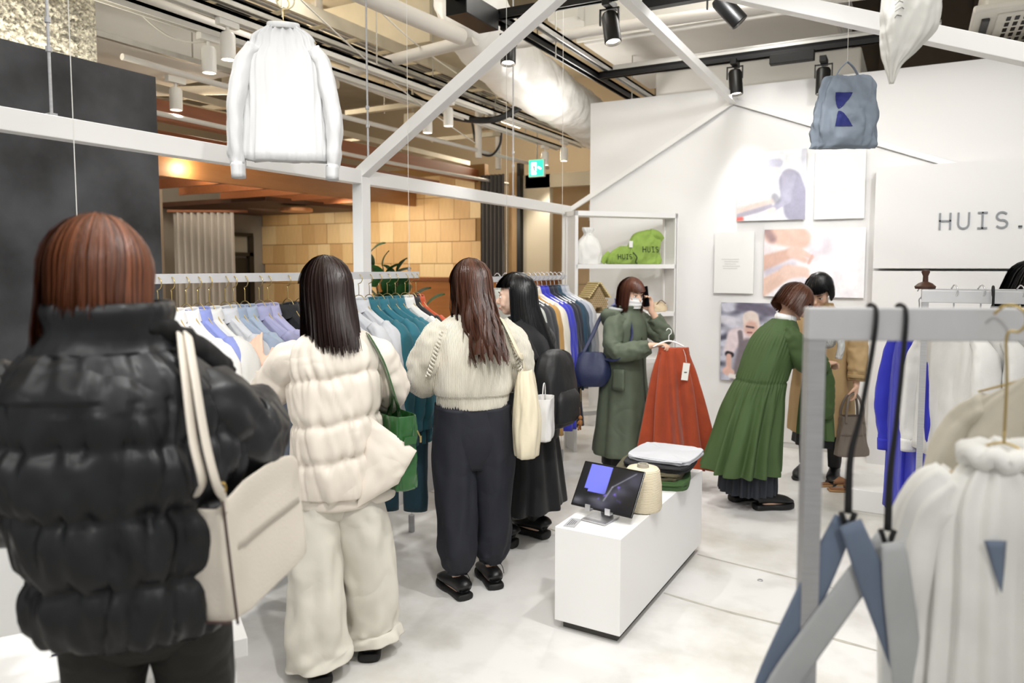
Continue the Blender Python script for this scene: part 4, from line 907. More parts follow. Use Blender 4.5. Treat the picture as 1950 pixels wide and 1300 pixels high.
for q, (y, mt, nm, p) in enumerate(B_ITEMS):
    tot = sum(1 for a in B_ITEMS if a[2] == nm); k = cnt.get(nm, 0); cnt[nm] = k + 1
    w = nm if tot == 1 else ('nearer ' if k == 0 else 'farther ') + nm
    place_on_bar(p, HW, -2.43, y, 1.505, .05 + .04 * math.sin(q), mt, w + ' on the rail beside the white shelf', 'coat' if 'coat' in nm else 'shirt', 'garments on the rail by the shelf', 'white plastic hanger of the ' + w + ' by the shelf', 'white hangers on the rail by the shelf', .145, 'long_coat' if p is protoC else 'collared_shirt')

# --- free-standing steel racks on the right -----------------------------------
def steel_rack(label, loc, rz, L, H, depth, bw=.055, pw=.027, tall=True, double=True):
    t = thing('clothes_rack', label, 'clothes rack', loc, rz)
    MB().box((L / 2, 0, H - bw / 2), (L, pw, bw), bev=.003).build('bar', GREYBAR, t)
    ys = (0, depth) if double else (0,)
    for x in (.016, L - .016):
        for y in ys: MB().box((x, y, (H - bw) / 2), (pw, pw, H - bw)).build('post', STEEL, t)
        if double:
            MB().box((x, depth / 2, H - bw / 2), (pw, depth - pw, bw), bev=.003).build('end_bar', GREYBAR, t); MB().box((x, depth / 2, .1), (pw, depth - pw, pw)).build('foot_bar', STEEL, t)
    if double: MB().box((L / 2, depth, H - bw / 2), (L, pw, bw), bev=.003).build('bar', GREYBAR, t)
    else: MB().box((.016, 0, .012), (.05, .5, .024)).build('foot', STEEL, t); MB().box((L - .016, 0, .012), (.05, .5, .024)).build('foot', STEEL, t)
    return t
RC = math.radians(25)
steel_rack('brushed steel clothes rack in the blurred foreground at right', (-.165, 1.392, 0), RC, 1.3, 1.488, .3, .058, .03, double=False)
steel_rack('brushed steel clothes rack behind the foreground one', (.035, 3.76, 0), 0, 1.5, 1.455, .32, .055, .026)
def rc(u, z, v=0): return (-.165 + u * math.cos(RC) - v * math.sin(RC), 1.392 + u * math.sin(RC) + v * math.cos(RC), z)
# wooden-handled tape dispenser / spool on the rear rack corner
sp = thing('wooden_spool', 'small dark wooden spindle on the corner of the rear rack', 'spindle', (.05, 3.95, 1.455))
mobj('knob', *lathe([(.001, 0), (.042, 0), (.045, .012), (.03, .026), (.012, .034), (.011, .06), (.018, .078), (.016, .088), (.001, .09)], 24), M('dark_walnut', '4a2f22', .4), sp, True, 50)
# --- things hung on the foreground rack ----------------------------------------
BKS = M('black_strap', '131315', .6)
def strap_hook(label, u, z0, z1, lean):
    t = thing('strap_hanger', label, 'hanger', rc(u, 0), RC)
    MB().tube([(-.0, .021, z0 - .03, .004), (0, .019, z0 + .008, .004), (0, 0, z0 + .0165, .004), (0, -.02, z0 + .002, .004), (lean * .15, -.022, z0 - .06, .0045), (lean * .6, -.022, (z0 + z1) / 2, .0045), (lean, -.022, z1 + .1, .006), (lean, -.02, z1, .007)], 8, 34).build('strap', BKS, t, True)
    MB().tube([(lean - .012, -.02, z1 + .0, .005), (lean, -.02, z1 - .03, .005), (lean + .012, -.02, z1, .005)], 6, 10).build('clip', BKS, t, True)
    return t
strap_hook('long black strap hanger holding the slate blue tote', .113, 1.476, 1.125, -.037)
strap_hook('long black strap hanger holding the pale grey tote', .163, 1.476, 1.095, -.018)
def strap_tote(label, u, z, mat, spread, W_, L_, lean=0, v=-.02, loop=.2):
    t = thing('tote_bag', label, 'bag', rc(u, z, v), RC)
    for s, yo in ((-1, .012), (1, -.012)):
        P = [(0, yo, 0, .004, .02), (s * spread * .35, yo, -loop * .35, .004, .026), (s * spread, yo, -loop, .004, .028), (s * spread * 1.08, yo, -loop - .06, .004, .028)]
        mobj('handle', *tube([(p[0] + lean * -p[2], p[1], p[2], p[3], p[4]) for p in P], 10, 18, e=3, up=(1, .0, .2)), mat, t)
    R = [(-loop - .02, lean * loop, 0, W_ * .9, .02), (-loop - .04, lean * loop, 0, W_, .03), (-loop - L_ * .6, lean * loop * 1.2, 0, W_, .05), (-loop - L_, lean * loop * 1.3, 0, W_ * .96, .03)]
    mobj('pouch', *rings(R, 48, 24, 3, lambda tt, th, z_: .012 * nz(math.cos(th) * 3, z_ * 6, u * 9)), mat, t)
    return t
SLATE = cloth('slate', '6d7a8f'); PALE = cloth('palegrey', 'b9bbbc')
strap_tote('slate blue cotton tote with long handles on the foreground rack', .076, 1.11, SLATE, .12, .17, .34, 0, -.02, .30)
strap_tote('pale grey cotton tote with long handles on the foreground rack', .145, 1.08, PALE, .1, .15, .34, -.25, -.03, .26)
# white gathered dress
dr_ = thing('hanging_dress', 'white gathered dress on the foreground rack', 'dress', rc(.318, 1.215, -.05), RC - .35)
CWD = cloth('white_dress', 'f3f2ee', bump=.05)
R = [(.02, 0, 0, .035, .03), (0, 0, 0, .06, .045), (-.05, 0, 0, .088, .06), (-.12, 0, 0, .1, .07), (-.3, 0, 0, .11, .08), (-.6, 0, 0, .135, .1), (-.95, 0, 0, .16, .12)]
mobj('body', *rings(R, 120, 50, 2.2, lambda tt, th, z: (.02 * max(0, -z) ** .5 * math.sin(th * 14 + 3 * nz(th, z, 1)) + .02 * nz(math.cos(th) * 3, math.sin(th) * 3, z * 3))), CWD, dr_)
for s in (-1, 1):
    mobj('sleeve', *tube([(s * .06, .01, -.03, .04, .04), (s * .105, .02, -.1, .05, .055), (s * .125, .02, -.25, .052, .055), (s * .13, .01, -.42, .045, .05), (s * .125, .0, -.47, .03, .03)], 30, 36, disp=lambda tt, th: .008 * math.sin(th * 9) * (1 - tt * .5) + .01 * nz(tt * 5, th, s), up=(0, 1, 0)), CWD, dr_)
mobj('collar', *tube([(.05 * math.cos(a), .042 * math.sin(a), .025 + .008 * math.sin(a * 9), .016, .022) for a in np.linspace(0, 2 * pi, 33)], 10, 60), CWD, dr_)
mobj('denim_label', *tube([(-.02, -.078, -.10, .016, .002), (-.015, -.083, -.14, .009, .002), (-.01, -.088, -.18, .001, .001)], 6, 8, up=(0, 1, 0)), SLATE, dr_)
def gold_at(label, loc, rz, stem=.13, half=.19):
    t = thing('coat_hanger', label, 'hanger', loc, rz, 'gold wire hangers on the foreground rack'); wire_hanger(t, GOLD, stem, half, r=.0024); return t
gold_at('gold wire hanger carrying the white gathered dress', rc(.318, 1.245, -.05), RC - .6, .25, .1)
g = dup(protoD, rc(.47, 1.36, .03), RC - 1.3); g.name = 'blouse'; tag(g, 'pale oatmeal blouse at the right edge of the foreground rack', 'blouse'); [setmat(c, cloth('oat', 'cfc8b8')) for c in g.children_recursive]
gold_at('gold wire hanger carrying the pale oatmeal blouse', rc(.47, 1.37, .03), RC - 1.3, .13)
# --- things on the rear rack -----------------------------------------------------
cgw = cloth('softwhite', 'dcdbd8'); cdg = cloth('forest', '1f4a35'); ctg = cloth('tealgreen', '17707a')
for k, (x, mt, lb, p, nm) in enumerate(((.16, cgw, 'soft white knit top nearest the rear rack post', protoE, 'knit_top'), (.26, cgw, 'soft white long-sleeved top, second on the rear rack', protoE, 'knit_top'), (.40, cwh, 'off-white button shirt on the rear rack', protoA, 'collared_shirt'), (.5, ctg, 'teal green shirt on the rear rack', protoB, 'collared_shirt'),
                               (.72, cwh, 'light grey blouse on the rear rack', protoD, 'blouse'), (.86, cdg, 'forest green shirt at the right end of the rear rack', protoB, 'collared_shirt'))):
    place_on_bar(p, HW, x, 3.76, 1.475, -1.05 + .05 * k, mt, lb, 'shirt', 'garments on the rear steel rack', 'thin hanger of the ' + lb, 'hangers on the rear steel rack', .15, nm)
g = dup(protoC, (.03, 4.08, 1.30), -1.12); g.name = 'long_coat'; tag(g, 'royal blue coat peeking out left of the rear rack', 'coat'); [setmat(c, cbl) for c in g.children_recursive]; g.scale = (1, 1, 1)
h = dup(HW, (.03, 4.08, 1.315), -1.12); tag(h, 'thin hanger of the royal blue coat at the rear rack', 'hanger')
def rear_bag(label, x, y, z, mat, W_, L_, loop, hooklen, rz, zb=1.456):
    t = thing('strap_hanger', 'black strap hanger holding the ' + label, 'hanger', (x, y, z))
    MB().tube([(0, .022, zb - z - .03, .005), (0, .014, zb - z + .015, .005), (0, -.012, zb - z + .012, .005), (0, -.024, zb - z - .02, .005), (0, -.024, .12, .005), (0, -.022, 0, .006)], 8, 30).build('strap', BKS, t, True)
    b = thing('tote_bag', label, 'bag', (x, y - .024, z - .004), rz)
    for s, yo in ((-1, .012), (1, -.012)):
        mobj('handle', *tube([(0, yo, 0, .003, .015), (s * W_ * .35, yo, -loop * .5, .003, .022), (s * W_ * .7, yo, -loop - .03, .003, .022)], 10, 16, e=3, up=(1, 0, .2)), mat, b)
    mobj('pouch', *rings([(-loop, 0, 0, W_ * .95, .015), (-loop - .03, 0, 0, W_, .025), (-loop - L_ * .7, 0, 0, W_, .04), (-loop - L_, 0, 0, W_ * .97, .02)], 48, 22, 3, lambda tt, th, z_: .008 * nz(math.cos(th) * 3, z_ * 6, x * 9)), mat, b)
    return b
lb = rear_bag('light grey tote with a round emblem on the rear rack', .30, 3.73, 1.16, cloth('bag_grey', 'bcbdbe'), .17, .40, .36, .25, -.6)
em = MB()
for a0 in range(0, 360, 12):
    a = math.radians(a0); b_ = math.radians(a0 + 12); em.bar((.05 * math.cos(a), -.052, -.6 + .03 * math.sin(a)), (.05 * math.cos(b_), -.052, -.6 + .03 * math.sin(b_)), .002, .002)
for a in (-.03, -.01, .01): em.bar((a, -.052, -.61), (a + .012, -.052, -.59), .002, .002)
em.build('emblem', M('emblem_grey', '8d8d8d', .6), lb)
rear_bag('slate and pale blue tote on the rear rack', .6, 3.73, 1.14, cloth('bag_blue', '8b9bb5'), .15, .38, .34, .25, -.5)
wp = MB().box((-.12, 5.3, .07), (.4, .4, .14), bev=.004).build('low_plinth', WHITE); tag(wp, 'small low white plinth on the floor behind the rear rack', 'plinth')
# --- things hung from the ceiling --------------------------------------------------
hs = thing('hanging_shirt', 'white band-collar shirt displayed high on a wire', 'shirt', (-2.30, 2.262, 2.53), math.radians(41)); CSH = M('cloth_display_white', 'd8d8d8', .85, bump=.1, bs=45, fold=.7, fs=9, fst=(1.6, 1.6, .3))
shirt_parts(hs, CSH, L=.535, W=.165, seed=3, sleeve=.46, collar=False, sl_r=.07, flare=.05, placket=False, gath=.009)
mobj('neckband', *tube([(.062 * math.cos(a), .042 * math.sin(a), .012 + .006 * math.sin(a), .004, .012) for a in np.linspace(0, 2 * pi, 25)], 8, 48), CSH, hs)
hh = thing('coat_hanger', 'gold hanger with a wooden ring holding the high white shirt', 'hanger', (-2.30, 2.262, 2.545), math.radians(41)); wire_hanger(hh, GOLD, .11, .13, r=.0025)
MB().tube([(.01 + .035 * math.cos(a), 0, .10 + .035 * math.sin(a), .003) for a in np.linspace(0, 2 * pi, 25)], 6, 48).build('ring', M('ring_wood', 'cfc3a2', .5), hh, True)
MB().tube([(0, 0, .1, .0012), (0, 0, 2.15, .0012)], 5).build('wire', M('white_wire'), hh)
def sackbag(label, loc, rz, R, mat, seed, n=80, m=60, amp=.014, e=2.6):
    t = thing('hanging_bag', label, 'bag', loc, rz)
    v, f = rings(R, n, m, e, lambda tt, th, z: amp * (nz(math.cos(th) * 2.2 + seed, math.sin(th) * 2, z * 8) + .6 * nz(math.cos(th) * 5, math.sin(th) * 4 + seed, z * 14) + .25 * nz(math.cos(th) * 12, seed, z * 30)))
    mobj('pouch', v, f, mat, t); return t, np.array(v)
gm = M('grey_cotton', '828c99', .8, var=.06, bump=.1, bs=60, fold=.7, fs=8)
gb, gv_ = sackbag('grey cotton tote with a navy hourglass print hung from the ceiling', (-.30, 3.775, 2.5), math.radians(24), [(-.065, -.0, 0, .07, .015), (-.08, 0, 0, .105, .03), (-.16, 0, 0, .135, .045), (-.27, 0, 0, .145, .05), (-.37, -.0, 0, .15, .04), (-.395, -.01, 0, .15, .02)], gm, 4, amp=.024)
for s in (-1, 1): MB().add(*tube([(s * .055, 0, -.075, .003, .012), (s * .03, 0, -.03, .003, .012), (0, 0, 0, .003, .008)], 8, 10, up=(0, 1, 0))).build('handle', gm, gb, True)
MB().tube([(0, 0, 0, .0012), (0, 0, 2.2, .0012)], 5).build('wire', M('white_wire'), gb)
def surf(va, x, z, off=.003):
    q = np.abs(va[:, 0] - x) + np.abs(va[:, 2] - z) + np.where(va[:, 1] > .005, 9, 0); return (x, va[np.argmin(q), 1] - off, z)
NV = M('navy_print', '22296f', .8, var=.15, vs=60)
for k, (zc, sg) in enumerate(((-.185, 1), (-.265, -1))):   # two sail-like halves of the hourglass
    V = []; n1, n2 = 12, 8
    for i in range(n1):
        t = i / (n1 - 1)
        for j in range(n2):
            u = j / (n2 - 1); hw = .040 * (1 - .93 * t) ** .8
            x = -.045 + (u - .4) * 2 * hw + .012 * (1 - t); z = zc + sg * (.036 - .07 * t)
            V.append(surf(gv_, x, z))
    mobj('print_shape', V, grid_faces(n1, n2, False), NV, gb)
wm = M('white_canvas', 'dedcd6', .85, bump=.1, bs=50)
wbag, wv = sackbag('off-white canvas tote hanging at the top right edge', (-.035, 2.77, 2.52), math.radians(28.6), [(.12, 0, 0, .08, .03), (0, 0, 0, .088, .045), (-.1, 0, 0, .092, .055), (-.19, -.01, 0, .088, .05), (-.26, -.03, 0, .055, .035), (-.31, -.05, 0, .025, .015), (-.365, -.055, 0, .003, .003)], wm, 11, amp=.009, e=2.2)
MB().tube([(0, 0, .11, .0015), (0, 0, 2.18, .0015)], 5).build('wire', M('white_wire'), wbag)
sk = MB()
for k in range(7):
    p = surf(wv, -.07 + .006 * (k % 3), -.03 - .022 * k); q = surf(wv, -.055 + .004 * (k % 2), -.045 - .02 * k); sk.bar(p, q, .0015, .0015)
    q2 = surf(wv, -.075, -.05 - .02 * k); sk.bar(p, q2, .0012, .0012)
sk.build('ink_sketch', M('ink_black', '2a2a2a', .7), wbag)
for p in protos:
    for c in list(p.children_recursive): bpy.data.objects.remove(c)
    bpy.data.objects.remove(p)
# ------------------------------------------------------------------ people: library
SKIN = M('skin', 'e0b69c', .5, var=.05, vs=10, spec=.4); SKIN2 = M('skin_pale', 'e8c4ae', .5, var=.05, vs=10, spec=.4)
def vec(*a): return Vector(a)
def hand(mb, w, d, pn, side, curl=.35, sc=1.0, curls=None, thumb=.5):
    d = Vector(d).normalized(); pn = Vector(pn); pn = (pn - d * pn.dot(d)).normalized(); l = d.cross(pn).normalized() * side
    w = Vector(w); R = Matrix((l, pn, d)).transposed()
    mb.add(*ell(w + d * .045 * sc, (.038 * sc, .015 * sc, .05 * sc), 14, 9, R))
    mb.add(*tube([tuple(w - d * .02) + (.026, .022), tuple(w + d * .03) + (.03, .018)], 10, 4, up=tuple(pn)))
    for i, L in enumerate((.070, .078, .073, .058)):
        b = w + d * .082 * sc + l * (.028 - .0187 * i) * sc; a = 0; P = [tuple(b - d * .02) + (.0092 * sc,)]; q = b.copy()
        cu = curls[i] if curls else curl
        for j, fr in enumerate((.45, .3, .25)):
            P.append(tuple(q) + ((.0092 - .0008 * j) * sc,)); a += cu * (1 + .25 * j); dd = d * math.cos(a) + pn * math.sin(a); q = q + dd * L * fr * sc
        P.append(tuple(q) + (.0065 * sc,))
        mb.add(*tube(P, 8, 14, up=tuple(l)))
    b = w + d * .02 * sc + l * .028 * sc; dd = (l * .75 + d * .7 + pn * thumb).normalized(); e = b + dd * .04 * sc
    d2 = (d * .9 + l * .25 + pn * thumb * 1.3).normalized()
    mb.add(*tube([tuple(b - dd * .015) + (.014 * sc,), tuple(b + dd * .02) + (.012 * sc,), tuple(e) + (.0098 * sc,), tuple(e + d2 * .035 * sc) + (.0075 * sc,)], 8, 14, up=tuple(pn)))
def head_pieces(mb, H, f, u, s=1.0):
    f = Vector(f).normalized(); u = Vector(u); u = (u - f * u.dot(f)).normalized(); r = f.cross(u); R = Matrix((r, f, u)).transposed(); H = Vector(H)
    def P(x, y, z): return H + R @ Vector((x * s, y * s, z * s))
    def E(c, rr): mb.add(*ell(P(*c), tuple(v * s for v in rr), 18, 13, R))
    E((0, -.005, .0), (.074, .092, .093)); E((0, .028, -.05), (.058, .060, .068)); E((0, .052, -.098), (.03, .03, .022)); E((0, .05, -.03), (.062, .04, .05))
    for q in (-1, 1): E((q * .034, .062, -.055), (.024, .02, .024)); E((q * .074, -.008, -.03), (.009, .018, .03)); E((q * .03, .078, .004), (.022, .012, .008))
    mb.add(*tube([tuple(P(0, .085, -.008)) + (.008 * s,), tuple(P(0, .1, -.032)) + (.010 * s,), tuple(P(0, .107, -.046)) + (.012 * s,), tuple(P(0, .095, -.054)) + (.009 * s,)], 10, 12, up=tuple(r)))
    E((0, .088, -.078), (.02, .010, .006)); E((0, .086, -.088), (.017, .010, .006))
    return P, R
def remesh(name, mb, mat, parent, vox=.006, smooth=4):
    o = mb.build(name, mat, None, True); o.data.name = name + '_raw'
    m = o.modifiers.new('r', 'REMESH'); m.mode = 'VOXEL'; m.voxel_size = vox; m.use_smooth_shade = True
    q = o.modifiers.new('s', 'SMOOTH'); q.factor = .5; q.iterations = smooth
    dg = bpy.context.evaluated_depsgraph_get(); me = bpy.data.meshes.new_from_object(o.evaluated_get(dg)); me.name = name
    bpy.data.objects.remove(o); o = bpy.data.objects.new(name, me); link(o, parent); return o
def make_body(t, J, skin=SKIN, vox=.006, hs=1.0):
    mb = MB(); Pv, C, N, H = (Vector(J[k]) for k in ('pelvis', 'chest', 'neck', 'head'))
    mid = (Pv + C) / 2
    mb.add(*tube([tuple(Pv - vec(0, 0, .06)) + (.085, .065), tuple(Pv) + (.12, .08), tuple(mid) + (.105, .078), tuple(C) + (.12, .075), tuple(C + (N - C) * .5) + (.075, .05), tuple(N) + (.052, .05), tuple(N + (H - N) * .45) + (.047, .048), tuple(H - vec(0, 0, .05)) + (.045, .05)], 20, 40, up=(0, 1, 0)))
    Pf, R = head_pieces(mb, H, J['hf'], J.get('hu', (0, 0, 1)), hs)
    for k, sd in (('R', 1), ('L', -1)):
        a = J['arm' + k]; s, e, w = (Vector(p) for p in a[:3])
        s = s + (C - s) * .12 - vec(0, 0, .015)
        mb.add(*tube([tuple(C + (s - C) * .4) + (.045, .045), tuple(s) + (.042, .042), tuple(s + (e - s) * .5) + (.042, .042), tuple(e) + (.035, .035), tuple(e + (w - e) * .45) + (.033, .033), tuple(w) + (.023, .021)], 14, 30))
        hand(mb, w, a[3], a[4], sd, **(a[5] if len(a) > 5 else {}))
        l = J['leg' + k]; h, kn, an = (Vector(p) for p in l[:3])
        mb.add(*tube([tuple(h) + (.065, .07), tuple(h + (kn - h) * .5) + (.056, .06), tuple(kn) + (.044, .048), tuple(kn + (an - kn) * .35) + (.042, .046), tuple(an) + (.03, .034)], 14, 26, up=(0, 1, 0)))
        td = Vector(l[3]).normalized()
        mb.add(*tube([tuple(an - td * .04 + vec(0, 0, -.045)) + (.03, .025), tuple(an + td * .03 + vec(0, 0, -.04)) + (.036, .03), tuple(an + td * .13 + vec(0, 0, -.055)) + (.034, .015)], 12, 12))
    o = remesh('body', mb, skin, t, vox)
    return Pf, R
EYEW = M('eye_white', 'eeeae6', .3); IRIS = M('iris_brown', '2a1a12', .2); LIP = M('lip', 'b5665c', .45); BROW = M('brow', '33231b', .8)
def face(t, Pf, R, s=1.0, lips=True):
    for q in (-1, 1):
        e = MB().add(*ell(Pf(q * .031, .078, -.018), (.0135 * s, .009 * s, .0075 * s), 12, 9, R)).build('eye', EYEW, t, True)
        MB().add(*ell(Pf(q * .031, .0845, -.018), (.006 * s, .0035 * s, .0064 * s), 10, 7, R)).build('iris', IRIS, e, True)
        MB().tube([tuple(Pf(q * .016, .0885, -.0115)) + (.0012,), tuple(Pf(q * .031, .0885, -.0085)) + (.0018,), tuple(Pf(q * .046, .079, -.0125)) + (.001,)], 6, 10).build('lash', BROW, e, True)
        MB().tube([tuple(Pf(q * .014, .091, .006)) + (.0022,), tuple(Pf(q * .032, .09, .011)) + (.0026,), tuple(Pf(q * .05, .078, .006)) + (.0012,)], 6, 10).build('eyebrow', BROW, t, True)
    if lips:
        MB().tube([tuple(Pf(-.022, .087, -.082)) + (.002, .002), tuple(Pf(-.008, .0975, -.079)) + (.004, .0035), tuple(Pf(.008, .0975, -.079)) + (.004, .0035), tuple(Pf(.022, .087, -.082)) + (.002, .002)], 8, 14).build('lips', LIP, t, True)
def hair(t, H, f, u, mat, drop, rs=1.0, n=1100, seed=0, bangs=.0, flare=0., drape=0., inward=0., wave=0., ab=(.083, .103, .104), front=115, wd=.0042, name='hair', part=0):
    """drop(phi_deg): length below head centre (phi 0 = back, 180 = face)"""
    f = Vector(f).normalized(); u = Vector(u); u = (u - f * u.dot(f)).normalized(); r = f.cross(u); R = Matrix((r, f, u)).transposed(); H = Vector(H)
    a, b, c = (v * rs for v in ab); rg = random.Random(seed); mb = MB()
    def path(phi, k, m, end, jit, ph):
        pts = []; P = math.radians(phi); sx, sy = math.sin(P), -math.cos(P)
        fr = abs(phi) > front
        ae = math.radians(96) if not fr else math.acos(max(-.9, min(.98, bangs / c)))
        la = ae * .1; dlen = max(.0, end + c * math.cos(math.radians(96)) * 0) if not fr else 0
        arc = ae * c; tot = arc + dlen
        for i in range(m):
            s_ = tot * i / (m - 1)
            if s_ <= arc:
                al = s_ / c; rad = math.sin(al); p = Vector((a * sx * rad, b * sy * rad - .005, c * math.cos(al))); d = 0
            else:
                d = s_ - arc; rad = math.sin(ae); p = Vector((a * sx * rad, b * sy * rad - .005, c * math.cos(ae) - d)); 
                q = 1 + flare * d - inward * max(0, d - end * .55) ; p.x *= q; p.y = p.y * q - drape * max(0, d - .05) * max(0, math.cos(P))
                p.x += wave * math.sin(d * 28 + ph) * min(1, d * 6); p.y += .6 * wave * math.cos(d * 24 + ph) * min(1, d * 6)
            kk = k + jit * .6 * min(1, s_ * 8)
            p = Vector((p.x * kk, p.y * kk, p.z * (k if p.z > 0 else 1)))
            p.x += .006 * nz(phi * .05, s_ * 7, seed) + jit * .03 * nz(phi, s_ * 5, 2)
            pts.append(H + R @ p)
        return pts
    # under-shell
    n1, m1 = 72, 22; V = []
    for j in range(n1):
        phi = -180 + 360 * j / n1; V.append(path(phi, .97, m1, drop(phi) * .93, 0, phi * .1))
    vv = [V[j][i] for i in range(m1) for j in range(n1)]; mb.add(vv, grid_faces(m1, n1, True, False))
    for q in range(n):
        phi = rg.uniform(-180, 180); jit = rg.gauss(0, .018); e = drop(phi) * rg.uniform(.9, 1.06)
        cl = round(phi / 9) * 9; m2 = 13
        P0 = path(phi + (cl - phi) * .25, 1.0 + abs(jit) + rg.uniform(-.005, .025), m2, e, jit, cl * .3); 
        tang = R @ Vector((math.cos(math.radians(phi)), math.sin(math.radians(phi)), 0)); V2 = []
        for i, p in enumerate(P0):
            w = wd * (1 - .75 * (i / (m2 - 1)) ** 3) * rg.uniform(.8, 1.2); nrm = (p - H); nrm.z = 0
            V2 += [p - tang * w * .5, p + tang * w * .5 + nrm.normalized() * .0012]
        mb.add(V2, [(2 * i, 2 * i + 2, 2 * i + 3, 2 * i + 1) for i in range(m2 - 1)])
    return mb.build(name, mat, t, True)
def hairmat(name, c, rough=.32, isl=.45): return M('hair_' + name, c, rough + .1, island=isl, bump=.2, bs=140, st=(1, 1, .06), spec=.5)
def puff(z, seams, amp, pw=2.6):
    for a, b in zip(seams[:-1], seams[1:]):
        if a <= z <= b or b <= z <= a:
            q = abs(2 * (z - a) / (b - a) - 1); return amp * (1 - q ** pw)
    return 0
def sleeve(t, P, mat, name='sleeve', n=36, m=60, bulge=None, wr=.008, seed=0, e=2.0, cap=True):
    def d(tt, th):
        v = wr * nz(tt * 7, math.cos(th) * 1.6 + seed, math.sin(th) * 1.6) + wr * .6 * nz(tt * 18, math.cos(th) * 2.5, math.sin(th) * 2.5 + seed)
        if bulge: v += bulge[0] * (abs(math.sin(tt * pi * bulge[1])) ** .6 - .5)
        return v
    return mobj(name, *tube(P, n, m, disp=d, e=e, cap=cap), mat, t)
def shoe(t, an, td, mat, L=.25, w=.044, h=.075, sole=.022, name='shoe'):
    td = Vector(td); td.z = 0; td.normalize(); an = Vector(an); g = Vector((an.x, an.y, 0)); up = vec(0, 0, 1)
    def q(s, z): v = g + td * s; return (v.x, v.y, z)
    o = mobj(name, *tube([q(-.083, sole + h * .32) + (w * .45, h * .3), q(-.072, sole + h * .42) + (w * .8, h * .48), q(-.03, sole + h * .44) + (w * .88, h * .5), q(.02, sole + h * .4) + (w * .92, h * .46), q(.08, sole + h * .3) + (w * 1.05, h * .36), q(.13, sole + h * .22) + (w * .98, h * .28), q(L - .075, sole + h * .08) + (w * .5, h * .12)], 22, 34), mat, t)
    mobj('sole', *tube([q(-.085, sole / 2) + (w * .5, sole / 2), q(-.07, sole / 2) + (w * .92, sole / 2), q(.02, sole / 2) + (w * .9, sole / 2), q(.08, sole / 2) + (w * 1.12, sole / 2), q(.14, sole / 2) + (w * 1.02, sole / 2), q(L - .068, sole / 2) + (w * .4, sole / 2)], 20, 30, e=3.5), M('black_sole', '0b0b0b', .6), o)
    return o
def trouser(t, top, knee, ank, mat, n=40, m=56, wr=.01, seed=0, name='trouser_leg', gather=0):
    def d(tt, th):
        v = wr * nz(tt * 5, math.cos(th) * 1.8 + seed, math.sin(th) * 1.8) + wr * .7 * nz(tt * 11 + seed, math.cos(th) * 2.2, math.sin(th) * 2.2) * (.4 + tt)
        if gather: v += gather * math.sin(th * 13) * max(0, tt - .9) * 10
        return v
    return mobj(name, *tube([top] + ([knee] if not isinstance(knee, list) else knee) + ([ank] if not isinstance(ank, list) else ank), n, m, disp=d, up=(0, 1, 0)), mat, t)
def person(label, x, y, hd, group=None):
    return thing('person', label, 'person', (x, y, 0), -math.radians(hd), group)
def skirt(t, R, mat, pleats, amp, seed, n=160, m=44, name='skirt', e=2.1, cap=True, extra=None):
    zt = R[-1][0]; zb = R[0][0]
    def d(tt, th, z):
        k = (zt - z) / (zt - zb)
        v = amp * k ** .7 * math.sin(th * pleats + 2.2 * nz(math.cos(th) * 2, math.sin(th) * 2 + seed, z * 1.2)) + amp * .9 * k * nz(math.cos(th) * 3 + seed, math.sin(th) * 3, z * 2)
        return (v, (extra(k, th) if extra else 0))
    return mobj(name, *rings(R, n, m, e, d, cap), mat, t)
def std_legs(w=.09, z=.86, fy=.0, toe=(0, 1, 0), spread=.1, hip=.09):
    return ([(hip, 0, z), (spread, fy + .02, .46), (spread, fy, .085), toe], [(-hip, 0, z), (-spread, fy + .02, .46), (-spread, fy, .085), toe])
# ------------------------------------------------------------------ person 1: black puffer, back to camera at left
BLK = M('black_nylon', '17181c', .42, var=.1, vs=5, bump=.1, bs=30, spec=.5, det=3, fold=.9, fs=7)
JEAN = M('black_denim', '24231f', .75, var=.25, vs=7, bump=.1, bs=80, fold=.5, fs=9, fst=(1, 1, 2.5))
p1 = person('person with a brown bob in a black puffer jacket, back to us', -1.335, .912, -50)
J = dict(pelvis=(0, 0, .86), chest=(-.05, .0, 1.2), neck=(-.06, .0, 1.40), head=(-.072, .03, 1.54), hf=(-.1, 1, -.12),
         armR=[(.12, 0, 1.30), (.2, .12, 1.19), (.16, .36, 1.2), (-.3, 1, .1), (0, 0, -1)], armL=[(-.2, 0, 1.32), (-.265, .1, 1.12), (-.2, .36, 1.1), (.2, 1, .1), (0, 0, -1)],
         legR=[(.075, 0, .85), (.092, .02, .46), (.108, 0, .085), (.1, 1, 0)], legL=[(-.075, 0, .85), (-.092, .02, .46), (-.108, 0, .085), (-.1, 1, 0)])
Pf, R = make_body(p1, J, vox=.009); face(p1, Pf, R)
S1 = [.845, .98, 1.11, 1.235, 1.40]
def d1(tt, th, z):
    if z > 1.40: return .004 * nz(math.cos(th) * 5, math.sin(th) * 5, z * 14)
    ab = abs(((th + pi / 2 + pi) % (2 * pi)) - pi)      # angle from spine
    zz = z + .012 * nz(math.cos(th) * 2, math.sin(th) * 2, 4)
    v = puff(zz, S1, .020 if z < 1.235 else .012, 3.2)
    v *= 1 - .55 * math.exp(-(ab / .07) ** 2)
    sd = min(abs(zz - s) for s in S1)
    rad = math.sin(th * 19 + 5 * nz(z * 4, th * 2, 3))
    v += .008 * rad * math.exp(-sd / .04) * (1 if z < 1.3 else .4) + .016 * nz(math.cos(th) * 2.4 + z * 1.8, math.sin(th) * 2.4, z * 4.5) + .016 * nz(th * 5 + z * 5, z * 4, 2) * (1 if z < 1.3 else .5) - .012 * max(0, 1 - abs(nz(th * 3.2 - z * 4.5, z * 1.5, 6)) * 7) * (1 if z < 1.32 else .3)
    if z < .865: v -= .02
    return v
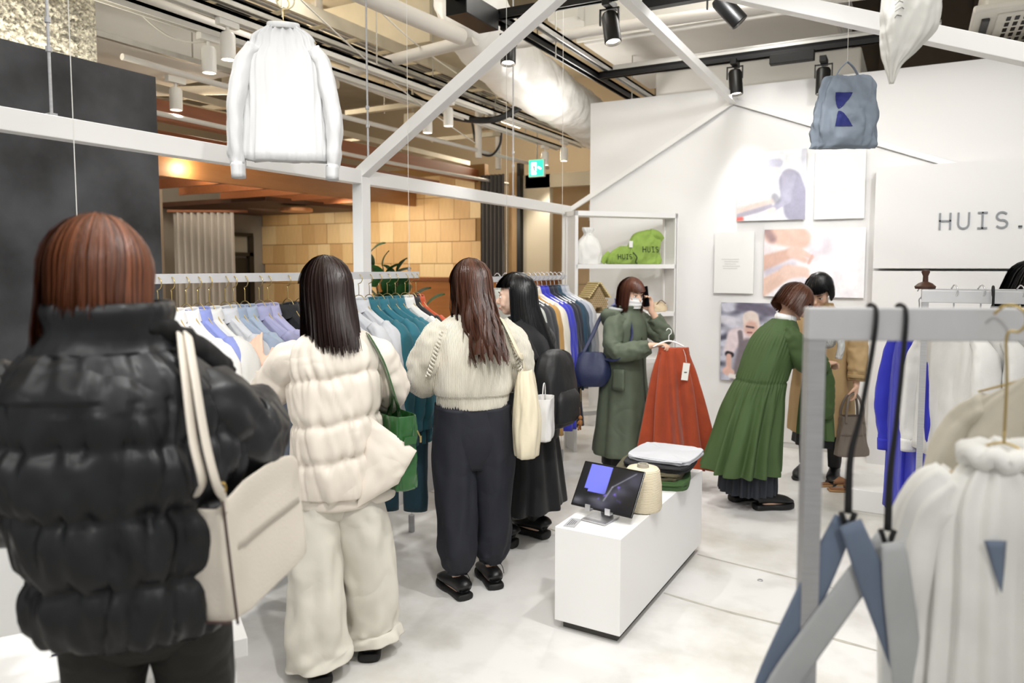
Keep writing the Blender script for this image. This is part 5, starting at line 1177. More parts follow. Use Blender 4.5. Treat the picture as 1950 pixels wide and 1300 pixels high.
R1 = [(.835, .0, 0, .15, .125), (.85, 0, 0, .168, .145), (.9, -.005, 0, .182, .16), (1.0, -.015, 0, .19, .168), (1.12, -.03, 0, .196, .17), (1.235, -.042, 0, .205, .165), (1.32, -.05, 0, .19, .15), (1.37, -.052, 0, .155, .128), (1.41, -.06, .005, .125, .112), (1.44, -.052, .01, .114, .114), (1.475, -.052, .012, .12, .122), (1.492, -.052, .015, .112, .114), (1.47, -.052, .015, .095, .098)]
mobj('jacket', *rings(R1, 170, 170, 2.15, d1), BLK, p1)
sleeve(p1, [(.07, 0, 1.30, .07, .075), (.135, .01, 1.262, .084, .084), (.172, .05, 1.20, .088, .088), (.205, .12, 1.185, .086, .086), (.2, .22, 1.2, .08, .078), (.17, .33, 1.2, .066, .066), (.16, .36, 1.2, .05, .05)], BLK, 'sleeve', 48, 110, (.010, 4), .014, 1)
sleeve(p1, [(-.18, 0, 1.32, .075, .08), (-.245, .01, 1.275, .09, .09), (-.285, .04, 1.18, .095, .095), (-.285, .11, 1.10, .092, .09), (-.26, .22, 1.07, .09, .09), (-.2, .34, 1.09, .07, .07), (-.19, .37, 1.09, .05, .05)], BLK, 'sleeve', 48, 110, (.010, 4), .014, 2)
# thick black lining collar opening towards the right shoulder
mobj('collar', *tube([(-.02, -.085, 1.462, .01, .018), (.03, -.055, 1.45, .016, .024), (.07, .0, 1.42, .018, .026), (.105, .06, 1.385, .018, .028), (.145, .11, 1.345, .016, .028), (.17, .14, 1.315, .01, .02)], 18, 60, disp=lambda t_, th: .006 * nz(t_ * 14, th, 2)), M('black_rib', '0c0c0e', .8), p1)
for s, sd in ((1, 1), (-1, 2)):
    trouser(p1, (s * .07, 0, .9, .085, .1), [(s * .083, .005, .7, .076, .085), (s * .09, .02, .46, .062, .066)], (s * .108, 0, .09, .05, .055), JEAN, wr=.008, seed=sd)
    shoe(p1, (s * .11, 0, .08), (s * .1, 1, 0), M('black_leather', '101011', .4))
mobj('trouser_seat', *rings([(.80, 0, 0, .11, .085), (.85, 0, -.005, .145, .11), (.92, 0, 0, .15, .11), (.96, 0, 0, .14, .1)], 60, 14, 2.2), JEAN, p1)
hair(p1, J['head'], J['hf'], (0.05, 0, 1), hairmat('chestnut', '6e3f27', .32, .6), lambda p: (.075 if abs(p) < 60 else .1) + (.1 if -112 < p < -66 else 0), 1.12, 2600, 3, bangs=.02, flare=.45, inward=1.1, wd=.0036)

# ------------------------------------------------------------------ person 2: cream puffer
CRM = M('cream_nylon', 'e2d8cb', .55, var=.03, vs=5, bump=.08, bs=30, det=3, fold=.55, fs=8); CRT = M('cream_cotton', 'd6d1c5', .8, var=.04, vs=6, bump=.1, bs=25, fold=.7, fs=6)
SHB = M('black_leather')
p2 = person('person with dark shoulder-length hair in a cream puffer jacket', -1.93, 2.13, -47)
J = dict(pelvis=(0, 0, .86), chest=(-.0, .02, 1.15), neck=(0, .02, 1.34), head=(-.03, .03, 1.485), hf=(-.45, 1, -.1),
         armR=[(.15, 0, 1.24), (.215, .09, 1.05), (.12, .25, 1.02), (-.6, 1, 0), (0, 0, -1)], armL=[(-.15, .02, 1.24), (-.235, .16, 1.05), (-.285, .25, 1.15), (-.12, .25, 1), (.4, .9, -.2), dict(curls=(.2, .3, .4, .5), thumb=.3)],
         legR=[(.09, 0, .85), (.12, .02, .46), (.125, .05, .085), (.25, 1, 0)], legL=[(-.09, 0, .85), (-.09, .0, .46), (-.09, -.06, .085), (-.1, 1, 0)])
Pf, R = make_body(p2, J, SKIN2, vox=.0055); face(p2, Pf, R)
S2 = [.67, .845, .985, 1.155, 1.34]
def d2(tt, th, z):
    if z > 1.31: return .004 * nz(math.cos(th) * 5, math.sin(th) * 5, z * 12)
    zz = z + .016 * nz(math.cos(th) * 2.4, math.sin(th) * 2.4, 8) - .02 * math.cos(th)
    sd = min(abs(zz - s) for s in S2)
    v = puff(zz, S2, .019, 4.5) + .008 * math.sin(th * 17 + 5 * nz(z * 4, th * 2, 9)) * math.exp(-sd / .035)
    v += .012 * nz(math.cos(th) * 2.4, math.sin(th) * 2.4, z * 4 + 5) + .010 * nz(th * 4 + z * 5, z * 5, 12) - .007 * max(0, 1 - abs(nz(th * 3.0 + z * 4.5, z * 1.5, 16)) * 7)
    k = max(0, (1.0 - z) / .33); v += .075 * k * math.exp(-((th - .15) / .5) ** 2)   # flap flares on the right
    if z < .69: v -= .012
    return v
R2 = [(.655, .0, 0, .135, .11), (.67, 0, 0, .15, .122), (.75, 0, 0, .153, .13), (.9, 0, 0, .153, .13), (1.05, 0, .005, .158, .13), (1.18, 0, .01, .165, .125), (1.25, 0, .015, .15, .108), (1.295, 0, .02, .115, .09), (1.32, 0, .02, .085, .078), (1.37, 0, .02, .088, .08), (1.38, 0, .02, .075, .07)]
mobj('jacket', *rings(R2, 150, 150, 2.15, d2), CRM, p2)
mobj('hem_band', *rings([(.645, 0, 0, .142, .113), (.655, 0, 0, .153, .124), (.685, 0, 0, .153, .124), (.7, 0, 0, .14, .113)], 110, 14, 2.15, lambda tt, th, z: .075 * math.exp(-((th - .15) / .5) ** 2) if th < pi else .075 * math.exp(-((th - 2 * pi - .15) / .5) ** 2)), CRM, p2)
sleeve(p2, [(.10, 0, 1.24, .06, .065), (.16, .01, 1.195, .07, .072), (.205, .04, 1.11, .074, .074), (.222, .09, 1.05, .074, .072), (.19, .17, 1.02, .066, .064), (.14, .24, 1.02, .055, .055), (.12, .26, 1.02, .04, .04)], CRM, 'sleeve', 44, 100, (.012, 4), .011, 4)
sleeve(p2, [(-.10, .01, 1.235, .06, .065), (-.17, .04, 1.19, .07, .072), (-.22, .11, 1.11, .074, .074), (-.25, .175, 1.06, .07, .068), (-.27, .22, 1.08, .06, .058), (-.282, .245, 1.125, .05, .048), (-.284, .25, 1.142, .034, .034)], CRM, 'sleeve', 44, 100, (.012, 4), .011, 5)
A_, B_, C_, D_ = (np.array(q) for q in ((.11, -.10, 1.0), (.285, -.13, .86), (.215, -.12, .735), (.06, -.12, .66)))
V = []; n1, n2 = 22, 22
for sd_ in (1, -1):
    for i in range(n1):
        for j in range(n2):
            u_, w_ = i / (n1 - 1), j / (n2 - 1); p_ = (A_ * (1 - u_) + B_ * u_) * (1 - w_) + (D_ * (1 - u_) + C_ * u_) * w_
            th_ = .024 * (math.sin(pi * u_) ** .5) * (math.sin(pi * w_) ** .5) + .002; V.append(p_ + np.array((0, -sd_ * th_ + .006 * nz(u_ * 4, w_ * 4, 3), 0)))
F_ = grid_faces(n1, n2, False); mobj('jacket_flap', V, F_ + [tuple(i + n1 * n2 for i in q[::-1]) for q in F_], CRM, p2)
for s, sd, fx, fy in ((1, 1, .125, .05), (-1, 2, -.09, -.06)):
    trouser(p2, (s * .05, 0, .86, .075, .09), [(s * .06, 0, .7, .085, .1), (s * .085, .005, .58, .105, .112), (fx * .95, fy * .5, .36, .105, .105)], [(fx, fy + .01, .14, .115, .115), (fx + .01, fy + .005, .06, .122, .122)], CRT, 60, 120, .017, sd + 3)
    shoe(p2, (fx, fy, .08), ((.25 if s > 0 else -.1), 1, 0), SHB, sole=.035, w=.048)
mobj('trouser_seat', *rings([(.60, 0, 0, .09, .08), (.68, 0, 0, .13, .1), (.78, 0, 0, .13, .1), (.9, 0, 0, .125, .1)], 60, 12, 2.2), CRT, p2)
hair(p2, J['head'], J['hf'], (0, 0, 1), hairmat('darkbrown', '2a1c18', .25, .4), lambda p: .235 + .02 * nz(p * .08, 2, 1) - (.02 if abs(p) > 80 else 0), 1.08, 2000, 5, bangs=.015, flare=.35, drape=.15, wd=.0034)
# ------------------------------------------------------------------ person 3: cream knit
KNIT = M('cream_knit', 'e6dfcd', .9, bump=.6, bs=60, wave=(60, 'X'), sheen=.3); NAVT = M('navy_twill', '191b25', .75, var=.1, bump=.1, bs=40, fold=.5, fs=7)
p3 = person('person with long brown hair in a cream cable-knit sweater', -1.83, 2.965, -42)
J = dict(pelvis=(0, 0, .86), chest=(0, .02, 1.15), neck=(0, .02, 1.34), head=(-.005, .035, 1.482), hf=(-.35, 1, -.15),
         armR=[(.155, 0, 1.26), (.215, .04, 1.05), (.13, .24, 1.03), (-.6, 1, 0), (0, 0, -1)], armL=[(-.155, 0, 1.26), (-.215, .04, 1.05), (-.15, .25, 1.05), (.3, 1, 0), (0, 0, -1)],
         legR=[(.09, 0, .85), (.09, .02, .46), (.095, .03, .085), (-.1, 1, 0)], legL=[(-.09, 0, .85), (-.09, .02, .46), (-.085, -.05, .085), (-.35, 1, 0)])
Pf, R = make_body(p3, J, SKIN2, vox=.008); face(p3, Pf, R)
def d3(tt, th, z):
    v = .010 * nz(math.cos(th) * 2, math.sin(th) * 2, z * 5) + .006 * nz(math.cos(th) * 4 + 3, math.sin(th) * 4, z * 9)
    if z < .955: v += -.008 + .0022 * math.sin(th * 70)
    return v
R3 = [(.893, 0, 0, .165, .125), (.9, 0, 0, .178, .135), (.955, 0, 0, .184, .14), (1.0, 0, 0, .192, .146), (1.12, 0, .0, .185, .14), (1.22, 0, .01, .178, .128), (1.285, 0, .015, .15, .1), (1.325, 0, .02, .1, .08), (1.345, 0, .02, .07, .068), (1.365, 0, .02, .068, .066)]
mobj('sweater', *rings(R3, 210, 70, 2.2, d3), KNIT, p3)
for s in (-1, 1):
    ex = .25; sleeve(p3, [(s * .12, 0, 1.27, .065, .07), (s * .175, 0, 1.21, .076, .08), (s * .215, .01, 1.12, .08, .082), (s * .228, .05, 1.03, .08, .082), (s * .205, .14, 1.0, .072, .073), (s * .16, .22, 1.03, .05, .05), (s * .145, .25, 1.04, .035, .035)], KNIT, 'sleeve', 48, 70, None, .016, 7 + s)
    # cable braid down the sleeve
    br = MB()
    for ph in (0, pi): br.tube([(s * (.155 + .068 * t_ + .008 * math.sin(t_ * 40 + ph)), -.06 - .016 * math.sin(t_ * 2.5) + .006 * math.cos(t_ * 40 + ph), 1.262 - .21 * t_, .006) for t_ in np.linspace(0, 1, 40)], 6, 80)
    br.build('cable_braid', KNIT, p3, True)
for s, sd, fx, fy in ((1, 1, .095, .03), (-1, 2, -.085, -.05)):
    trouser(p3, (s * .075, 0, .9, .108, .124), [(s * .09, .005, .66, .112, .118), (fx, fy * .6, .38, .095, .098)], [(fx, fy, .2, .092, .095), (fx, fy, .125, .06, .062), (fx, fy, .11, .045, .047)], NAVT, 52, 90, .012, sd + 6, gather=.003)
    shoe(p3, (fx, fy, .08), ((-.1 if s > 0 else -.35), 1, 0), SHB, sole=.03, w=.046)
    MB().tube([(fx + .03, fy - .03, .12, .0018), (fx + .045, fy - .05, .1, .0018), (fx + .05, fy - .06, .07, .0018)], 5, 8).build('drawcord', BLACKM, p3, True)
mobj('trouser_seat', *rings([(.60, 0, 0, .10, .085), (.7, 0, 0, .165, .115), (.8, 0, -.0, .178, .125), (.92, 0, 0, .172, .12)], 60, 18, 2.3), NAVT, p3)
hair(p3, J['head'], J['hf'], (0, 0, 1), hairmat('brown', '4a2c1f', .28, .5), lambda p: (.36 if abs(p) < 75 else .30) + .03 * nz(p * .06, 5, 1), 1.09, 2400, 8, bangs=.01, flare=.28, drape=.3, wave=.012, wd=.0036)
# ------------------------------------------------------------------ person 4: black coat, long black hair, profile
BKW = M('black_wool', '101013', .85, sheen=.1, bump=.1, bs=60)
p4 = person('person with long straight black hair in a black coat, face turned left', -1.885, 3.63, -85)
J = dict(pelvis=(0, 0, .84), chest=(0, .03, 1.1), neck=(0, .04, 1.27), head=(.0, .075, 1.41), hf=(-.42, 1, -.05),
         armR=[(.16, 0, 1.2), (.21, .05, .98), (.15, .24, 1.0), (-.3, 1, 0), (0, 0, -1)], armL=[(-.16, 0, 1.2), (-.2, .08, .97), (-.1, .26, 1.0), (.3, 1, 0), (0, 0, -1)],
         legR=[(.09, 0, .82), (.1, .02, .45), (.1, .0, .085), (.1, 1, 0)], legL=[(-.09, 0, .82), (-.1, .02, .45), (-.12, .08, .085), (-.1, 1, 0)])
Pf, R = make_body(p4, J, SKIN2, vox=.006); face(p4, Pf, R)
mobj('coat', *rings([(.6, 0, 0, .2, .16), (.62, 0, 0, .215, .17), (.8, 0, 0, .205, .165), (1.0, 0, .01, .195, .15), (1.13, 0, .02, .185, .135), (1.2, 0, .03, .15, .11), (1.25, 0, .035, .09, .08), (1.28, 0, .04, .07, .07)], 90, 60, 2.2, lambda tt, th, z: .012 * nz(math.cos(th) * 3, math.sin(th) * 3, z * 4)), BKW, p4)
sleeve(p4, [(.12, 0, 1.19, .07, .07), (.19, .01, 1.12, .075, .075), (.21, .04, 1.0, .075, .07), (.19, .14, .97, .065, .065), (.15, .23, 1.0, .05, .05)], BKW, seed=3)
sleeve(p4, [(-.12, 0, 1.19, .07, .07), (-.19, .01, 1.12, .075, .075), (-.2, .06, 1.0, .075, .07), (-.16, .16, .97, .065, .065), (-.11, .25, 1.0, .05, .05)], BKW, seed=4)
skirt(p4, [(.22, 0, 0.01, .25, .21), (.25, 0, .01, .25, .21), (.45, 0, 0, .22, .18), (.75, 0, 0, .18, .14)], BKW, 11, .02, 2)
for s, fx, fy in ((1, .1, 0), (-1, -.12, .08)):
    shoe(p4, (fx, fy, .08), (s * .1, 1, 0), SHB, sole=.045, w=.05, h=.09)
    trouser(p4, (fx, fy, .4, .06, .06), (fx, fy, .2, .055, .055), (fx, fy, .1, .045, .05), M('black_tights', '121214', .6), wr=.003)
hair(p4, J['head'], J['hf'], (0, 0, 1), hairmat('black', '0d0d0f', .22, .35), lambda p: (.42 if abs(p) < 100 else .3) + .01 * nz(p * .1, 3, 1), 1.09, 2000, 11, bangs=.035, flare=.18, drape=.28, wd=.0034, front=100)
# ------------------------------------------------------------------ person 5: masked, green long coat, phone at ear
OLV = M('olive_coat', '565f4e', .7, var=.06, vs=5, bump=.1, bs=22, fold=.6, fs=7)
p5 = person('masked person with a brown bob in a long olive coat holding a phone', -1.885, 5.2, 102); p5.scale = (.955, .955, .955)
J = dict(pelvis=(0, 0, .85), chest=(0, .03, 1.13), neck=(0, .04, 1.30), head=(.0, .065, 1.432), hf=(.3, 1, -.12),
         armR=[(.15, .02, 1.23), (.215, .06, 1.0), (.12, .33, 1.05), (-.2, 1, .15), (0, .2, -1), dict(curls=(.6, .65, .7, .75), thumb=.7)],
         armL=[(-.15, .03, 1.23), (-.21, .25, 1.1), (-.125, .17, 1.29), (.15, -.25, 1), (.9, .1, -.1), dict(curls=(.3, .4, .5, .55), thumb=.4)],
         legR=[(.09, 0, .83), (.1, .03, .45), (.11, .02, .085), (.15, 1, 0)], legL=[(-.09, 0, .83), (-.1, -.0, .45), (-.11, -.06, .085), (-.15, 1, 0)])
Pf, R = make_body(p5, J, SKIN, vox=.006); face(p5, Pf, R, lips=False)
def d5(tt, th, z): return .014 * nz(math.cos(th) * 2.4, math.sin(th) * 2.4, z * 3) + .012 * max(0, 1 - z) * math.sin(th * 9 + 2 * nz(th, z, 3))
mobj('coat', *rings([(.175, 0, 0, .215, .215), (.19, 0, 0, .23, .23), (.4, 0, 0, .212, .205), (.7, 0, .0, .195, .175), (.95, 0, .01, .185, .155), (1.1, 0, .025, .185, .145), (1.19, 0, .03, .18, .13), (1.25, 0, .04, .12, .1), (1.29, 0, .045, .085, .08), (1.33, 0, .05, .09, .085), (1.33, 0, .05, .075, .07)], 110, 90, 2.2, d5), OLV, p5)
mobj('hood', *tube([(-.16, .05, 1.26, .03, .035), (-.14, -.07, 1.25, .045, .06), (0, -.12, 1.22, .055, .09), (.14, -.07, 1.25, .045, .06), (.16, .05, 1.27, .03, .035)], 22, 40, disp=lambda t_, th: .01 * nz(t_ * 8, th, 6)), OLV, p5)
mobj('hood_lining', *tube([(-.12, .05, 1.3, .022, .012), (-.1, -.05, 1.305, .025, .018), (0, -.08, 1.3, .03, .02), (.1, -.05, 1.305, .025, .018), (.12, .05, 1.3, .022, .012)], 14, 30), M('hood_grey', 'a5a8a8', .8), p5)
mobj('placket', *tube([(.02, .155, 1.2, .012, .004), (.02, .185, .95, .014, .004), (.02, .205, .7, .014, .004), (.02, .26, .22, .014, .004)], 8, 30, up=(0, 1, 0)), M('olive_dark', '2c3829', .7), p5)
sleeve(p5, [(.11, .02, 1.235, .075, .075), (.17, .02, 1.17, .08, .078), (.21, .04, 1.04, .078, .076), (.205, .11, .99, .074, .072), (.16, .22, 1.01, .066, .064), (.13, .305, 1.04, .052, .05)], OLV, seed=11, wr=.012)
sleeve(p5, [(-.11, .03, 1.235, .075, .075), (-.165, .07, 1.19, .078, .076), (-.195, .17, 1.12, .078, .075), (-.21, .24, 1.09, .074, .07), (-.18, .215, 1.16, .068, .065), (-.145, .185, 1.235, .056, .053)], OLV, seed=12, wr=.012)
mobj('pocket_flap', *tube([(.21, .09, .86, .012, .05), (.215, .09, .70, .012, .055)], 10, 6, up=(0, 1, 0), e=3), OLV, p5)
MK = M('mask_white', 'e9e9e8', .75)
V = []
for i in range(11):
    for j in range(13):
        u_ = (j / 12 - .5) * 2; v_ = i / 10; zz = -.028 - .082 * v_
        y_ = .108 - .045 * u_ * u_ - .02 * abs(u_) ** 3 - .03 * (v_ - .35) ** 2 + .004 * math.cos(v_ * 18); V.append(Pf(u_ * .068, y_, zz + .008 * u_ * u_ * (.5 - v_)))
k_ = len(V); V2 = [p + (R @ Vector((0, -.003, 0))) for p in V]; F_ = grid_faces(11, 13, False)
mk = mobj('face_mask', V + V2, F_ + [tuple(i + k_ for i in q[::-1]) for q in F_], MK, p5)
for s in (-1, 1): MB().tube([tuple(Pf(s * .066, .04, -.036)) + (.0016,), tuple(Pf(s * .08, .0, -.02)) + (.0016,), tuple(Pf(s * .08, -.015, -.045)) + (.0016,), tuple(Pf(s * .064, .03, -.1)) + (.0016,)], 5, 18).build('ear_loop', MK, mk, True)
skirt(p5, [(.07, 0, 0, .16, .15), (.1, 0, 0, .165, .155), (.3, 0, 0, .16, .15), (.5, 0, 0, .15, .14)], BKW, 9, .012, 4, n=80, m=16, name='trousers')
for s, fx, fy in ((1, .11, .02), (-1, -.11, -.06)): shoe(p5, (fx, fy, .08), (s * .15, 1, 0), M('white_sneaker', 'c9c9ca', .5) if s > 0 else SHB)
hair(p5, J['head'], J['hf'], (0, 0, 1), hairmat('auburn', '5a3222', .3, .45), lambda p: .125 + (.02 if 40 < abs(p) < 120 else 0), 1.1, 1600, 14, bangs=.018, flare=.35, inward=.8, wd=.0036, front=125)
# ------------------------------------------------------------------ person 6: green gathered coat
GRC = M('green_coat', '3e552b', .75, var=.06, vs=5, bump=.1, bs=25, fold=.45, fs=8, fst=(1, 1, .5))
p6 = person('person with a reddish bob in a green gathered coat, leaning right', -.865, 4.925, 48)
J = dict(pelvis=(0, -.02, .82), chest=(0, .13, 1.07), neck=(0, .18, 1.21), head=(.0, .26, 1.335), hf=(.05, 1, -.75), hu=(0, .75, 1),
         armR=[(.13, .15, 1.13), (.18, .23, .95), (.12, .40, .93), (-.3, 1, .1), (0, 0, -1), dict(curl=.6)], armL=[(-.13, .15, 1.13), (-.175, .24, .95), (-.08, .42, .95), (.3, 1, .1), (0, 0, -1), dict(curl=.6)],
         legR=[(.09, 0, .8), (.1, .04, .45), (.1, .02, .085), (.1, 1, 0)], legL=[(-.09, 0, .8), (-.1, .02, .45), (-.1, -.04, .085), (-.1, 1, 0)])
Pf, R = make_body(p6, J, SKIN, vox=.008); face(p6, Pf, R)
def d6(tt, th, z):
    k = max(0, (.83 - z) / .55); g = max(0, 1 - abs(z - .8) / .12)
    up_ = max(0, 1 - abs(z - 1.08) / .12)
    return .03 * k ** .8 * math.sin(th * 13 + 2.5 * nz(math.cos(th) * 2, math.sin(th) * 2, z)) + .005 * g * math.sin(th * 44) + .004 * up_ * math.sin(th * 40) + .012 * nz(math.cos(th) * 2.5, math.sin(th) * 2.5, z * 4) - (.006 if .815 < z < .83 else 0)
mobj('coat', *rings([(.245, -.0, -.11, .225, .21), (.26, 0, -.11, .235, .22), (.45, 0, -.075, .215, .195), (.7, 0, -.02, .19, .165), (.82, 0, .02, .178, .15), (.95, 0, .065, .178, .145), (1.07, 0, .11, .172, .132), (1.14, 0, .14, .15, .11), (1.19, 0, .165, .1, .085), (1.22, 0, .18, .068, .065)], 190, 110, 2.15, d6), GRC, p6)
mobj('shirt_collar', *tube([(.06 * math.cos(a), .19 + .055 * math.sin(a), 1.225 - .012 * math.sin(a), .012, .022) for a in np.linspace(0, 2 * pi, 25)], 10, 48), cw, p6)
sleeve(p6, [(.09, .14, 1.14, .062, .065), (.15, .16, 1.08, .07, .07), (.185, .21, .97, .07, .068), (.17, .29, .92, .064, .062), (.13, .38, .925, .052, .05)], GRC, seed=21, wr=.012)
sleeve(p6, [(-.09, .14, 1.14, .062, .065), (-.15, .16, 1.08, .07, .07), (-.18, .22, .97, .07, .068), (-.13, .32, .93, .064, .062), (-.09, .4, .945, .052, .05)], GRC, seed=22, wr=.012)
skirt(p6, [(.10, 0, -.06, .175, .165), (.12, 0, -.06, .18, .17), (.3, 0, -.05, .17, .16), (.6, 0, 0, .14, .13)], M('dark_pleat', '23262e', .8), 22, .014, 6, n=170, m=24)
for s, fx, fy in ((1, .1, .02), (-1, -.1, -.04)): shoe(p6, (fx, fy, .08), (s * .1, 1, 0), SHB, sole=.04, w=.05, h=.08); trouser(p6, (fx, fy, .3, .05, .05), (fx, fy, .18, .045, .045), (fx, fy, .09, .04, .045), M('white_sock', 'd9d7d2', .8), wr=.002, name='sock')
hair(p6, J['head'], J['hf'], J['hu'], hairmat('mahogany', '54301f', .3, .5), lambda p: .085, 1.12, 1500, 17, bangs=.02, flare=.5, inward=1.2, wd=.0036)
# ------------------------------------------------------------------ person 7: beige trench, behind the rack post
TRN = M('trench', 'b79a6f', .75, var=.05, vs=5, bump=.12, bs=25)
p7 = person('person with short black hair in a beige trench coat, head bowed', -.56, 5.78, 188)
J = dict(pelvis=(0, 0, .85), chest=(0, .04, 1.12), neck=(0, .1, 1.29), head=(.0, .17, 1.40), hf=(.1, 1, -.75), hu=(0, .75, 1),
         armR=[(.165, .03, 1.22), (.2, .1, .98), (.06, .3, .98), (-.3, 1, 0), (0, 0, -1), dict(curl=.6)], armL=[(-.17, .03, 1.22), (-.24, .04, .97), (-.25, .1, .73), (0, .1, -1), (.9, 0, 0), dict(curl=.7)],
         legR=[(.09, 0, .83), (.1, .02, .45), (.1, .0, .085), (.15, 1, 0)], legL=[(-.09, 0, .83), (-.1, .02, .45), (-.1, 0, .085), (-.15, 1, 0)])
Pf, R = make_body(p7, J, SKIN, vox=.0065); face(p7, Pf, R)
mobj('trench_coat', *rings([(.36, 0, .0, .225, .18), (.375, 0, 0, .235, .19), (.6, 0, 0, .215, .17), (.85, 0, .01, .2, .155), (1.05, 0, .03, .2, .15), (1.15, 0, .04, .185, .135), (1.22, 0, .06, .14, .11), (1.27, 0, .085, .085, .08), (1.3, 0, .1, .075, .072)], 90, 70, 2.2, lambda tt, th, z: .012 * nz(math.cos(th) * 2.5, math.sin(th) * 2.5, z * 4) + .01 * max(0, .9 - z) * math.sin(th * 8)), TRN, p7)
mobj('lapel', *tube([(-.05, .15, 1.24, .05, .012), (-.06, .185, 1.1, .06, .012), (-.01, .19, .98, .01, .008)], 12, 14, up=(0, 1, 0)), TRN, p7)
for z in (1.05, .9, .75): MB().add(*ell((-.05, .197, z), (.012, .005, .012))).build('button', M('button_brown', '6b5536', .5), p7, True)
sleeve(p7, [(.11, .03, 1.21, .072, .072), (.185, .04, 1.14, .08, .08), (.205, .09, 1.0, .075, .072), (.15, .2, .96, .066, .064), (.08, .28, .98, .05, .05)], TRN, seed=31, wr=.01)
sleeve(p7, [(-.11, .03, 1.21, .072, .072), (-.19, .03, 1.13, .08, .08), (-.235, .04, .98, .074, .072), (-.25, .075, .84, .066, .064), (-.252, .095, .76, .056, .055)], TRN, seed=32, wr=.012)
mobj('cuff_strap', *tube([(-.252, .09, .80, .062, .062), (-.252, .094, .775, .062, .06)], 20, 4), TRN, p7)
for s, fx in ((1, .1), (-1, -.1)):
    trouser(p7, (fx * .9, 0, .6, .085, .09), (fx, .01, .4, .065, .065), (fx, 0, .1, .042, .045), M('black_tights'), wr=.003); shoe(p7, (fx, 0, .08), (s * .15, 1, 0), SHB, h=.1)
skirt(p7, [(.26, 0, 0, .19, .16), (.28, 0, 0, .195, .165), (.5, 0, 0, .18, .15)], M('dark_skirt', '1c1c20', .8), 9, .012, 8, n=80, m=12)
hair(p7, J['head'], J['hf'], J['hu'], hairmat('black', '0d0d0f'), lambda p: .055, 1.1, 1500, 19, bangs=.03, flare=.2, inward=1.5, wd=.0034)
# ------------------------------------------------------------------ person 8: right edge behind the rear rack
p8 = person('dark-haired person in a green coat at the right edge behind the racks', .53, 5.05, 120)
J = dict(pelvis=(0, 0, .86), chest=(0, .02, 1.15), neck=(0, .03, 1.33), head=(0, .06, 1.475), hf=(-.2, 1, -.35), hu=(0, .3, 1),
         armR=[(.165, .0, 1.26), (.22, .05, 1.02), (.12, .26, 1.0), (-.3, 1, 0), (0, 0, -1), dict(curl=.5)], armL=[(-.165, 0, 1.26), (-.22, .05, 1.02), (-.12, .26, 1.0), (.3, 1, 0), (0, 0, -1), dict(curl=.5)],
         legR=[(.09, 0, .85), (.1, .02, .46), (.1, 0, .085), (.1, 1, 0)], legL=[(-.09, 0, .85), (-.1, .02, .46), (-.1, 0, .085), (-.1, 1, 0)])
Pf, R = make_body(p8, J, SKIN2, vox=.008); face(p8, Pf, R)
GR8 = M('deep_green', '3d4a2b', .8, var=.06)
mobj('coat', *rings([(.5, 0, 0, .21, .17), (.52, 0, 0, .22, .18), (.85, 0, 0, .2, .155), (1.08, 0, .02, .195, .145), (1.2, 0, .02, .17, .12), (1.28, 0, .03, .1, .085), (1.33, 0, .03, .068, .066)], 80, 50, 2.2, lambda tt, th, z: .012 * nz(math.cos(th) * 2.5, math.sin(th) * 2.5, z * 4)), GR8, p8)
for s in (-1, 1):
    sleeve(p8, [(s * .11, 0, 1.25, .07, .07), (s * .185, .0, 1.18, .08, .08), (s * .22, .04, 1.03, .075, .07), (s * .17, .16, .98, .065, .065), (s * .12, .25, 1.0, .05, .05)], GR8, seed=41 + s)
    trouser(p8, (s * .085, 0, .86, .1, .11), (s * .095, .01, .46, .08, .08), (s * .1, 0, .1, .07, .07), NAVT, wr=.006); shoe(p8, (s * .1, 0, .08), (s * .1, 1, 0), SHB)
hair(p8, J['head'], J['hf'], J['hu'], hairmat('black', '0d0d0f'), lambda p: .2, 1.1, 1500, 23, bangs=.02, flare=.25, wd=.0034)
# ------------------------------------------------------------------ carried things
bpy.context.view_layer.update()
def PW(p, v):
    return p.matrix_world @ Vector(v)
def boxbag(t, name, W_, D_, H_, mat, top=(1.1, 1.1), n=48, m=40, e=5, amp=.006, seed=0, sag=.0):
    """soft box bag: local origin bottom centre; open top with inner wall"""
    R = [(.0, 0, 0, W_ * .40, D_ * .45), (.004, 0, 0, W_ * .47, D_ * .48), (.02, 0, 0, W_ * .5, D_ * .5), (H_ * .5, 0, 0, W_ * .5 * (1 + (top[0] - 1) * .5), D_ * .5 * (1 + (top[1] - 1) * .5)), (H_, 0, 0, W_ * .5 * top[0], D_ * .5 * top[1]), (H_ * .995, 0, 0, W_ * .47 * top[0], D_ * .485 * top[1]), (H_ * .55, 0, 0, W_ * .42, D_ * .46)]
    v, f = rings(R, n, m, e, lambda tt, th, z: (amp * nz(math.cos(th) * 2.5, math.sin(th) * 2.5 + seed, z * 10) + amp * .5 * nz(math.cos(th) * 6, math.sin(th) * 6, z * 20 + seed), -sag * (z / H_) ** 4 * abs(math.sin(th))))
    return mobj(name, v, f, mat, t)
def flat_strap(t, pts, mat, w=.012, th=.003, name='strap', up=(0, 0, 1), m=40):
    return mobj(name, *tube([tuple(p) + (w, th) for p in pts], 10, m, e=3, up=up), mat, t)
IVL = M('ivory_leather', 'e2d9cb', .5, bump=.12, bs=160, var=.03); PIP = M('brown_piping', '4a3530', .5)
yawc = math.radians(28.6)
tb1 = thing('leather_tote', 'ivory leather tote with dark piping on the shoulder of the black puffer', 'bag', (-1.215, 1.075, .885), yawc - .12)
boxbag(tb1, 'body', .115, .36, .245, IVL, (.62, 1.0), e=6, amp=.004, sag=.03)
